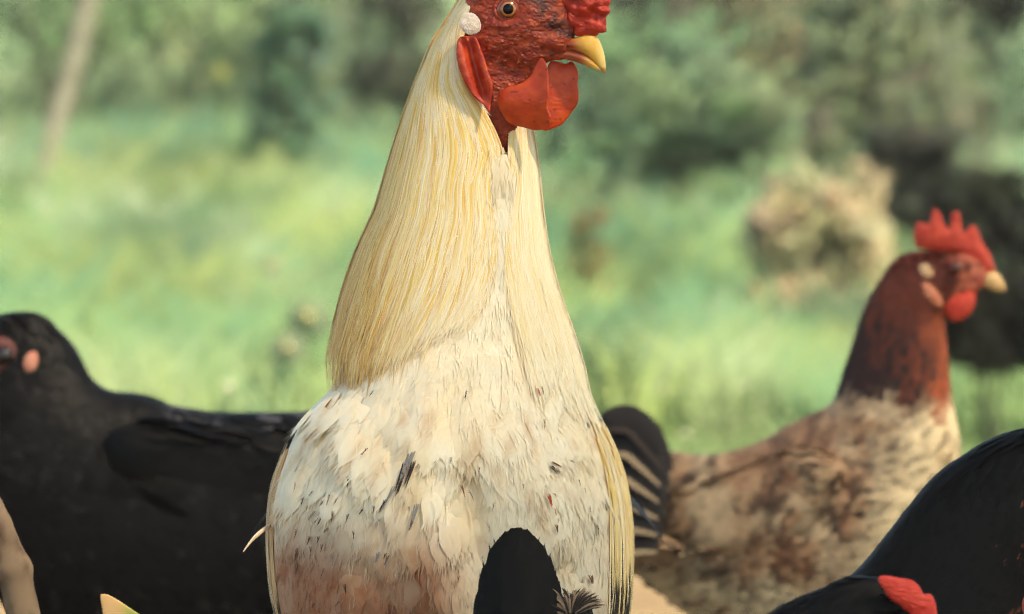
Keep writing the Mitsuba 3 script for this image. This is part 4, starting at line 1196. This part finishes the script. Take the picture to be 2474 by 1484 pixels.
def brown_base(u_, v_, seed=0):
    q = np.stack([(u_ + 0.25 * v_) / 15, v_ / 24, 0 * u_], -1)
    nz = meshkit.fbm(q, 3, 51 + seed)
    nb = meshkit.fbm(np.stack([u_ / 45, v_ / 60, 0 * u_], -1), 2, 53)
    col = TB + (DKB - TB) * np.clip((nz - 0.44) * 6, 0, 0.9)[:, None]
    col = col + (lin(206, 182, 146) - col) * np.clip((nb - 0.5) * 3, 0, 0.5)[:, None]
    col = col + (lin(140, 92, 62) - col) * np.clip((0.42 - nb) * 3, 0, 0.4)[:, None]
    spot = 0
    for a, b, ra, rb, sl in ((1880, 1180, 16, 95, -0.25), (2040, 1262, 14, 36, 0.5), (1770, 1368, 34, 20, 0), (2150, 1318, 26, 14, 0), (2080, 1300, 14, 14, 0), (1690, 1300, 18, 20, 0), (1960, 1130, 14, 30, -0.3), (1640, 1210, 14, 40, 0)):
        spot = spot + np.exp(-((u_ - a - sl * (v_ - b)) / ra) ** 2 - ((v_ - b) / rb) ** 2)
    col = col + (lin(48, 32, 30) - col) * np.clip(1.1 * spot, 0, 0.9)[:, None]
    buff = np.clip((u_ - (2190 - 0.35 * (v_ - 1000))) / 90, 0, 1) * np.clip((v_ - 930) / 60, 0, 1)
    col = col + (BUFF - col) * (0.9 * buff)[:, None]
    belly = np.clip((v_ - 1360 - 0.12 * (u_ - 1800)) / 60, 0, 1)
    col = col + (BUFF * 0.92 - col) * (0.75 * belly * (meshkit.fbm(q, 2, 57) > 0.40))[:, None]
    back = np.clip((1130 - v_ + 0.0 * u_) / 80, 0, 1) * np.clip((2150 - u_) / 80, 0, 1)
    col = col + (lin(128, 98, 76) - col) * (0.45 * back)[:, None]
    # neck
    nk = np.clip((955 + 0.12 * (u_ - 2010) + 46 * (meshkit.fbm(np.stack([u_ / 12, v_ / 80, 0 * u_], -1), 2, 58) - 0.5) * 2 - v_) / 40, 0, 1) * (u_ > 1990)
    ck = CHEST + (ORB - CHEST) * np.clip((u_ - (2215 - 0.12 * (v_ - 750))) / 60, 0, 1)[:, None] * np.clip((v_ - 720) / 60, 0, 1)[:, None]
    st = meshkit.fbm(np.stack([u_ / 13, v_ / 95, 0 * u_], -1), 2, 59)
    dk = np.clip((st - 0.40) * 6, 0, 1) * np.clip((v_ - 720) / 120, 0, 1) * np.clip((2290 - u_) / 60, 0.2, 1) + np.clip((2165 + 0.30 * (v_ - 800) + 130 * (st - 0.5) - u_) / 45, 0, 1) * np.clip((v_ - 660) / 60, 0, 1)
    ck = ck + (lin(44, 28, 26) - ck) * np.clip(dk, 0, 0.9)[:, None]
    hd = np.clip((660 - v_) / 50, 0, 1)
    ck = ck + (lin(96, 40, 30) - ck) * hd[:, None]
    col = col + (ck - col) * nk[:, None]
    tail = np.clip((1545 - u_) / 40, 0, 1)
    return col + (lin(40, 34, 32) - col) * tail[:, None]


du, dv = draw(v)
put(hen + '__body', place(v), f, 'plumage_brown', brown_base(du, dv))


def brown_col(t, c, vv, u_, v_, r):
    base = brown_base(u_, v_) * (0.85 + 0.3 * r.random((len(u_), 1)))
    col = np.broadcast_to(base[:, None, None], t.shape + (3,)).copy()
    nk = ((v_ < 960) & (v_ > 740) & (u_ > 2000))[:, None, None]
    col += (lin(34, 22, 20) - col) * (nk * np.clip(1.2 - np.abs(c) * 1.6, 0, 1) * (r.random(len(u_)) < np.clip((v_ - 700) / 200, 0, 0.85) * np.clip((2300 - u_) / 90, 0.15, 1))[:, None, None] * 0.85)[..., None]
    isb = ((v_ > 1000) & (u_ > 1560))[:, None, None]
    edge = np.clip((t - 0.66) * 4, 0, 1) * isb * (r.random(len(u_)) < 0.6)[:, None, None] * 0.6
    col += (lin(214, 186, 144) - col) * edge[..., None]
    cen = np.clip(1 - np.abs(c) * 2, 0, 1) * (t > 0.3) * (t < 0.85) * isb * (r.random(len(u_)) < 0.55)[:, None, None] * 0.85
    col += (lin(58, 40, 34) - col) * cen[..., None]
    return col


C = clad(v, f, draw, 8000, lambda u_, v_: np.interp(v_, [640, 950, 1050, 1200], [0.012, 0.026, 0.020, 0.022]), lambda u_, v_: np.interp(v_, [640, 950, 1050, 1200], [0.006, 0.008, 0.009, 0.010]),
         lambda u_, v_: (np.interp(v_, [640, 900, 1050], [-0.35, -0.25, -1.0]) * np.where(u_ > 2200, 0.3, 1), np.interp(v_, [640, 950, 1060, 1400], [-1.0, -1.0, -0.35, -0.4])), brown_col, 451)
put(hen + '__plumage', place(C[0]), C[1], 'plumage_brown', C[2], unit(place(C[3]) - place(np.zeros((1, 3)))), kind='stuff')
yy = lambda u_, v_: -float(hyf(*(loc([(u_, v_)])[0]))) * 0.74
FR1, FR2 = lin(196, 104, 72), lin(160, 64, 42)
simple_part(hen + '__face', [(2222, 640), (2250, 628), (2300, 612), (2345, 618), (2372, 640), (2382, 668), (2366, 700), (2330, 712), (2296, 735), (2262, 726), (2238, 700), (2224, 668)], loc, place, 0.003, 0.4, yy(2295, 668) + 0.0055, FR1, FR2, 'skin', 461, rough=0.003)
simple_part(hen + '__ear_lobe', [(2218, 652), (2226, 640), (2242, 638), (2254, 650), (2256, 668), (2244, 680), (2228, 674)], loc, place, 0.0016, 0.6, yy(2238, 660) + 0.0005, lin(216, 178, 134), lin(204, 150, 108), 'plumage_light', 463, label='white ear lobe')
simple_part(hen + '__cheek_lobe', [(2226, 690), (2240, 684), (2256, 694), (2272, 716), (2278, 738), (2262, 742), (2240, 722)], loc, place, 0.002, 0.5, yy(2250, 712) - 0.001, lin(226, 150, 112), lin(206, 116, 80), 'skin', 464)
ev2, ef2 = ball(loc([(2312, 648)])[0][[0, 0, 1]] * [1, 0, 1] + [0, yy(2295, 668) - 0.004, 0], 0.0048, 2)
put(hen + '__eye', place(ev2), ef2, 'cornea', lin(90, 44, 26))
simple_part(hen + '__beak', [(2372, 660), (2390, 654), (2408, 660), (2422, 678), (2428, 698), (2420, 706), (2402, 704), (2380, 696), (2364, 688)], loc, place, 0.0016, 0.9, 0, lin(226, 186, 120), lin(214, 166, 104), 'horn', 465, label='pale horn coloured beak')
simple_part(hen + '__comb', [(2214, 598), (2207, 570), (2211, 545), (2224, 536), (2242, 542), (2248, 520), (2256, 504), (2270, 516), (2280, 538), (2289, 552), (2295, 536), (2298, 518), (2309, 510), (2319, 520), (2322, 548), (2328, 564), (2342, 548), (2354, 544), (2362, 560), (2368, 580), (2384, 602), (2396, 626), (2403, 656), (2392, 668), (2368, 664), (2344, 650), (2326, 630), (2300, 612), (2256, 608)],
            loc, place, 0.002, 0.5, -0.001, lin(206, 66, 36), lin(190, 52, 30), 'skin', 466, rough=0.002, label='red comb with upright points')
simple_part(hen + '__wattle', [(2272, 728), (2296, 716), (2330, 704), (2352, 708), (2356, 730), (2344, 756), (2322, 774), (2300, 776), (2284, 758)], loc, place, 0.002, 0.5, -0.006, lin(214, 64, 34), lin(196, 50, 28), 'skin', 467, label='red wattle under the beak')
# folded wing, slightly proud of the flank
WG = [(2050, 1150), (2030, 1105), (1950, 1080), (1850, 1110), (1740, 1150), (1650, 1190), (1580, 1240), (1600, 1280), (1700, 1320), (1830, 1330), (1940, 1300), (2010, 1250), (2050, 1195)]
wv, wf, _ = inflate(loc(WG), 0.006, 0.28)
wv[:, 1] += -0.036
wu, wv_ = draw(wv)
C = clad(wv, wf, draw, 1500, 0.020, 0.010, lambda u_, v_: (-1.0 + 0 * u_, -0.32 + 0 * u_), brown_col, 471, radius=0.12, lift=0.02)
J = join([(wv, wf, brown_base(wu, wv_)), C])
put(hen + '__wing', place(J[0]), J[1], 'plumage_brown', J[2], unit(place(J[3]) - place(np.zeros((1, 3)))))
# dark tail of curved feathers with pale edges
r = np.random.default_rng(480)
for i in range(11):
    a = i / 10.0
    yo = (i % 2 - 0.5) * 0.02
    root = np.r_[loc([(1628 - 20 * a, 1120 + 190 * a)])[0]]
    mid = np.r_[loc([(1590 - 45 * (1 - a), 1010 + 250 * a + 20 * a)])[0]]
    tip = np.r_[loc([(1450 + 20 * a, 1030 + 330 * a)])[0]]
    top = np.r_[loc([(1528 - 12 * a, 1004 + 290 * a)])[0]]
    pth = curve([[root[0], yo - 0.060, root[1]], [top[0], yo - 0.066, top[1]], [tip[0], yo - 0.045, tip[1]]], 9)
    n0 = np.broadcast_to(unit(np.array([0.0, -1.0, 0.35])), pth.shape)
    w = 0.020 * np.array([0.5, 0.8, 1, 1, 1, 1, 0.9, 0.7, 0.25])
    A1 = ribbons(pth[None], n0[None], w[None], np.broadcast_to(lin(34, 29, 28), (1, 9, 3)), 0.3)
    sd = unit(np.cross(unit(np.gradient(pth, axis=0)), n0))
    e = ribbons((pth - np.sign(sd[4, 2]) * sd * (w * 0.5)[:, None] + [0, -0.0015, 0])[None], n0[None], (w * 0.24)[None], np.broadcast_to(lin(160, 138, 108) if a > 0.15 else lin(60, 48, 42), (1, 9, 3)), 0.2)
    J = join([A1, e])
    put(hen + '__tail_feather', place(J[0]), J[1], 'plumage_brown', J[2], unit(place(J[3]) - place(np.zeros((1, 3)))))
for lu in (1830, 1990):
    q = place(np.array([[loc([(lu, 1500)])[0][0], 0.03 * (1 if lu == 1830 else -1), 0]]))[0]
    leg(hen + '__leg', q[0], q[1], 0.12, lin(190, 160, 100), 0.006, 0.04, (1, 0))

# -- black hen at the right edge: back of its neck rising to the head outside the frame
S, loc, place, draw = hen_frame(3.08, 2300, 1500, math.radians(0))
OUT = [(2600, 1040), (2540, 1026), (2474, 1034), (2430, 1046), (2380, 1068), (2335, 1096), (2290, 1122), (2244, 1164), (2200, 1216), (2150, 1280), (2100, 1344), (2050, 1396), (1985, 1445), (1935, 1510), (1900, 1620), (1930, 1780), (2050, 1930), (2250, 2010), (2450, 1960),
       (2560, 1830), (2580, 1700), (2540, 1560), (2500, 1490), (2530, 1400), (2600, 1330), (2655, 1240), (2660, 1130)]
hen = thing('hen', 'black hen cut off by the right edge, its sloping neck with thin brown streaks', 'hen')
v, f, hyf = inflate(loc(OUT), 0.005, 0.6)
put(hen + '__body', place(v), f, 'plumage_dark', lin(19, 18, 18) * np.ones_like(v))


def streak_col(t, c, vv, u_, v_, r):
    n = len(u_)
    base = lin(18, 17, 17)[None] * (0.6 + 0.6 * r.random((n, 1)))
    br = (r.random(n) < 0.16 * np.clip((u_ + 0.5 * (v_ - 1400) - 2330) / 90, 0, 1))
    col = np.broadcast_to(base[:, None, None], t.shape + (3,)).copy()
    m = br[:, None, None] * np.clip(1 - np.abs(c) * 1.4, 0, 1) * (t > 0.2)
    return col + (lin(120, 66, 46) - col) * m[..., None]


C = clad(v, f, draw, 5200, 0.022, 0.007, lambda u_, v_: (-0.45 + 0 * u_, -1.0 + 0 * u_), streak_col, 501, lift=0.03)
put(hen + '__plumage', place(C[0]), C[1], 'plumage_dark', C[2], unit(place(C[3]) - place(np.zeros((1, 3)))), kind='stuff')
yy = lambda u_, v_: -float(hyf(*(loc([(u_, v_)])[0])))
simple_part(hen + '__face', [(2486, 1330), (2466, 1372), (2450, 1410), (2436, 1450), (2424, 1500), (2440, 1540), (2500, 1550), (2580, 1480), (2640, 1380), (2660, 1290), (2600, 1250), (2530, 1270)], loc, place, 0.003, 0.35, yy(2500, 1420) - 0.003, lin(176, 84, 62), lin(150, 66, 50), 'skin', 511, rough=0.004, label='bare reddish skin below the neck feathers')
simple_part(hen + '__beak', [(2650, 1250), (2700, 1255), (2740, 1290), (2730, 1310), (2690, 1300), (2650, 1295)], loc, place, 0.002, 0.8, -0.01, lin(90, 70, 50), lin(70, 54, 40), 'horn', 512)
for lu in (2200, 2360):
    q = place(np.array([[loc([(lu, 1900)])[0][0], 0.03 * (1 if lu == 2200 else -1), 0]]))[0]
    leg(hen + '__leg', q[0], q[1], 0.10, lin(120, 110, 90), 0.006, 0.04, (1, 0))

# -- black hen low in front, only crown and comb show
S, loc, place, draw = hen_frame(2.72, 2000, 1600, math.radians(0))
OUT = [(2080, 1392), (2128, 1396), (2170, 1420), (2210, 1456), (2250, 1502), (2270, 1560), (2256, 1612), (2200, 1650), (2130, 1690), (2090, 1780), (2090, 1950), (2030, 2150), (1850, 2320), (1600, 2360), (1380, 2260), (1260, 2080), (1200, 1900), (1290, 1830), (1450, 1800),
       (1600, 1720), (1720, 1600), (1800, 1522), (1870, 1476), (1930, 1444), (1990, 1420), (2040, 1400)]
hen = thing('hen', 'black hen low at the bottom right, only its crown and small red comb in view', 'hen')
v, f, hyf = inflate(loc(OUT), 0.005, 0.6)
v[:, 1] *= np.interp(draw(v)[1], [1400, 1700, 1900], [0.75, 0.85, 1.0])
put(hen + '__body', place(v), f, 'plumage_dark', lin(19, 18, 18) * np.ones_like(v))
C = clad(v, f, draw, 2600, lambda u_, v_: np.interp(v_, [1400, 1800], [0.012, 0.03]), lambda u_, v_: np.interp(v_, [1400, 1800], [0.006, 0.018]), lambda u_, v_: (-0.9 + 0 * u_, -0.6 + 0 * u_), black_col(), 521)
put(hen + '__plumage', place(C[0]), C[1], 'plumage_dark', C[2], unit(place(C[3]) - place(np.zeros((1, 3)))), kind='stuff')
yy = lambda u_, v_: -float(hyf(*(loc([(u_, v_)])[0]))) * 0.76
simple_part(hen + '__comb', [(2118, 1400), (2120, 1390), (2140, 1388), (2170, 1391), (2198, 1398), (2214, 1412), (2224, 1432), (2242, 1430), (2252, 1446), (2258, 1475), (2262, 1520), (2240, 1520), (2206, 1490), (2170, 1462), (2138, 1434)], loc, place, 0.002, 0.55, -0.016, lin(216, 62, 40), lin(204, 46, 28), 'skin', 531, label='small red comb', rough=0.002)
simple_part(hen + '__face', [(2080, 1490), (2110, 1470), (2150, 1468), (2190, 1490), (2230, 1530), (2240, 1580), (2200, 1620), (2130, 1620), (2090, 1570)], loc, place, 0.003, 0.35, yy(2160, 1540) + 0.004, lin(150, 60, 44), lin(110, 40, 32), 'skin', 532, rough=0.002)
simple_part(hen + '__beak', [(2250, 1550), (2300, 1570), (2330, 1610), (2310, 1620), (2270, 1605), (2240, 1595)], loc, place, 0.002, 0.8, 0, lin(120, 96, 70), lin(90, 70, 54), 'horn', 533)
ev2, ef2 = ball(loc([(2165, 1525)])[0][[0, 0, 1]] * [1, 0, 1] + [0, yy(2160, 1540) - 0.002, 0], 0.0045, 2)
put(hen + '__eye', place(ev2), ef2, 'cornea', lin(40, 20, 14))
for lu in (1650, 1800):
    q = place(np.array([[loc([(lu, 1900)])[0][0], 0.03 * (1 if lu == 1650 else -1), 0]]))[0]
    leg(hen + '__leg', q[0], q[1], 0.12, lin(120, 110, 90), 0.006, 0.04, (1, 0))

# -- black hen right in front of the rooster: only the tip of its raised tail shows
S, loc, place, draw = hen_frame(2.875, 1250, 1500, math.radians(0))
hen = thing('hen', 'black hen before the rooster, only the rounded tip of its raised tail in view', 'hen')
TF = [  # feathers of the tail from the outer ones to the middle: tip u, v; half width; depth
    (1172, 1408, 34, 0.010), (1184, 1348, 36, 0.007), (1203, 1302, 38, 0.003), (1222, 1284, 48, 0.001), (1238, 1276, 50, 0.0), (1254, 1274, 52, -0.002), (1272, 1279, 50, -0.001), (1290, 1295, 46, 0.002), (1308, 1324, 42, 0.005), (1326, 1372, 38, 0.008), (1344, 1432, 34, 0.011)]
r = np.random.default_rng(540)
for (tu, tv_, hw, dy) in TF:
    tu, hw = 1250 + (tu - 1250) * 0.88, hw * 0.84
    bu_ = 1256 + (tu - 1252) * 0.55
    sh = loc([(bu_, 1720), ((bu_ * 0.45 + tu * 0.55) + (tu - 1252) * 0.42, 1500), (tu, tv_)])
    pth = curve(np.stack([sh[:, 0], [0.02, 0.004 + dy, dy], sh[:, 1]], -1), 14)
    t = np.linspace(0, 1, 14)
    w = 2 * hw * S * np.clip(np.minimum(0.35 + 1.2 * t, 1.0), 0, 1) * np.sqrt(np.clip(1 - np.clip((t - 0.80) / 0.2, 0, 1) ** 2.2, 0.02, 1))
    n0 = np.broadcast_to(unit(np.array([(tu - 1252) / 160.0, -1.0, 0.15])), pth.shape)
    A1 = ribbons(pth[None], n0[None], w[None], np.broadcast_to(lin(18, 17, 17) * (0.8 + 0.3 * r.random()), (1, 14, 3)), 0.3)
    # barbs fraying the edge
    m = 34
    i = r.integers(6, 13, m)
    sd = unit(np.cross(unit(np.gradient(pth, axis=0)), n0))
    sg = r.choice([-1, 1], m)
    p0 = pth[i] + sd[i] * (sg * w[i] * 0.42)[:, None]
    dr_ = unit(unit(np.gradient(pth, axis=0))[i] * 1.0 + sd[i] * sg[:, None] * 0.3)
    L = (0.0022 + 0.0022 * r.random(m))[:, None, None]
    pp_ = p0[:, None] + dr_[:, None] * L * np.linspace(0, 1, 3)[None, :, None]
    A2 = ribbons(pp_, np.broadcast_to(n0[:1, None], pp_.shape), np.broadcast_to(np.array([0.0009, 0.0007, 0.0001]), (m, 3)), np.broadcast_to(lin(18, 17, 17), pp_.shape), 0.2)
    J = join([A1, A2])
    put(hen + '__tail_feather', place(J[0]), J[1], 'plumage_dark', J[2], unit(place(J[3]) - place(np.zeros((1, 3)))))
OUT = [(1170, 1640), (1250, 1600), (1340, 1610), (1380, 1660), (1460, 1720), (1580, 1790), (1660, 1900), (1640, 2060), (1520, 2200), (1350, 2260), (1200, 2200), (1120, 2060), (1100, 1900), (1120, 1760)]
v, f, _ = inflate(loc(OUT), 0.006, 0.7)
put(hen + '__body', place(v), f, 'plumage_dark', lin(19, 18, 18) * np.ones_like(v))
C = clad(v, f, draw, 1400, 0.03, 0.018, lambda u_, v_: (-0.3 + 0 * u_, 0.8 + 0 * u_), black_col(), 551)
put(hen + '__plumage', place(C[0]), C[1], 'plumage_dark', C[2], unit(place(C[3]) - place(np.zeros((1, 3)))), kind='stuff')
# ruffled fluff at the right of that tail
m = 200
a = r.random(m)
root = np.stack([1362 + 34 * a, 1478 + 10 * r.random(m)], -1)
ang = (a - 0.5) * 2.2 + 0.15 * r.normal(size=m)
K = 7
t = np.linspace(0, 1, K)
L = 46 + 26 * r.random(m)
uu = root[:, :1] + L[:, None] * (np.sin(ang)[:, None] * t + 0.12 * np.sign(ang)[:, None] * t ** 2.5)
vv = root[:, 1:] - L[:, None] * (np.cos(ang)[:, None] * t - 0.15 * t ** 3)
xz = loc(np.stack([uu.ravel(), vv.ravel()], -1)).reshape(m, K, 2)
P = np.stack([xz[..., 0], 0.012 + 0.010 * r.random(m)[:, None] - 0.004 * t[None] + 0 * uu, xz[..., 1]], -1)
cF = lin(52, 44, 40) + (lin(168, 140, 112) - lin(52, 44, 40)) * (r.random((m, 1)) < 0.45)
A1 = ribbons(P, np.broadcast_to(np.array([0.0, -1.0, 0.2]), P.shape), np.full((m, K), 0.0011) * np.array([1.2, 1.2, 1.1, 1, 0.9, 0.6, 0.1]), cF[:, None] * np.linspace(0.35, 1.0, K)[None, :, None], 0.3)
bl = [(1352, 1484), (1366, 1450), (1388, 1462), (1400, 1456), (1424, 1462), (1436, 1500), (1440, 1620), (1380, 1660), (1330, 1640), (1330, 1540)]
v, f, _ = inflate(loc(bl), 0.003, 0.5)
v[:, 1] += 0.018
J = join([A1, (v, f, lin(17,16,16) * np.ones_like(v))])
put(hen + '__rump_fluff', place(J[0]), J[1], 'plumage_brown', J[2], unit(place(J[3]) - place(np.zeros((1, 3)))), label='ruffled grey brown fluff beside the black tail', kind='stuff')
for lu in (1290, 1440):
    q = place(np.array([[loc([(lu, 1900)])[0][0], 0.0, 0]]))[0]
    leg(hen + '__leg', q[0], q[1], 0.12, lin(120, 110, 90), 0.006, 0.04, (0.3, -1))

# ------------------------------------------------------------------ branch and leaf in the bottom left corner
k = thing('branch', 'pale knobbly bare branch leaning in the bottom left corner', 'branch')
bp = curve([at(-170, 930, 2.8), at(-92, 1090, 2.8), at(-36, 1215, 2.8), at(6, 1310, 2.8), at(33, 1380, 2.8), at(44, 1430, 2.8), at(58, 1490, 2.8), at(84, 1600, 2.8), at(150, 1900, 2.79), at(240, 2540, 2.77)], 160)
rad = np.interp(np.arange(160), [0, 60, 160], [34, 42, 60]) * 2.8 / FOC
zb = 742 - (bp[:, 2] - HC) / 2.8 * FOC
rad = rad * (1 + 0.20 * np.exp(-((zb - 1376) / 24) ** 2) + 0.07 * np.exp(-((zb - 1270) / 18) ** 2))
bv2, bf2 = sweep(bp, rad, 20)
bn = normals_of(bv2, bf2)
bv2 = bv2 + bn * ((fbm(bv2 * np.array([1, 1, 0.35]), 160, 7) - 0.5) * 0.0022)[:, None]
side = np.clip((bv2[:, 0] - np.interp(bv2[:, 2], bp[::-1, 2], bp[::-1, 0])) / 0.009, -1, 1)
nz = fbm(bv2 * np.array([1, 1, 0.3]), 170, 9)
colb = lin(128, 108, 86) + (lin(62, 42, 33) - lin(128, 108, 86)) * np.clip((nz - 0.42) * 3.5, 0, 1)[:, None]
scene[k] = scene.pop(put('branch_tmp', bv2, bf2, 'plain', colb))

k = thing('leaf', 'pointed tan and green leaf tip at the bottom edge, right of the branch', 'leaf')
LP = [(243, 1436), (258, 1436), (282, 1448), (312, 1468), (345, 1492), (400, 1560), (440, 1680), (430, 1800), (380, 1900), (320, 1850), (275, 1700), (256, 1560), (249, 1484), (243, 1450)]
S3 = 2.84 / FOC
lv, lf, _ = inflate((np.array(LP, float) - [330, 1700]) * [S3, -S3], 0.003, 0.1)
lu_, lvv = lv[:, 0] / S3 + 330, 1700 - lv[:, 2] / S3
gr = np.clip((lu_ - (268 + 0.65 * (lvv - 1450))) / 22, 0, 1)
colL = lin(232, 186, 126) + (lin(176, 176, 84) - lin(232, 186, 126)) * (gr * np.clip((lvv - 1450) / 30, 0, 1))[:, None]
lv[:, 1] += 0.02 * ((lvv - 1500) / 400) ** 2
lv = lv + at(330, 1700, 2.84)
put(k + '__blade', lv, lf, 'plain', colL)
sv, sf = sweep(curve([at(375, 1890, 2.855), at(400, 2200, 2.87), [at(400, 2200, 2.87)[0] + 0.01, 2.88, -0.01]], 14), 0.003, 8)
put(k + '__stalk', sv, sf, 'plain', lin(170, 160, 90))
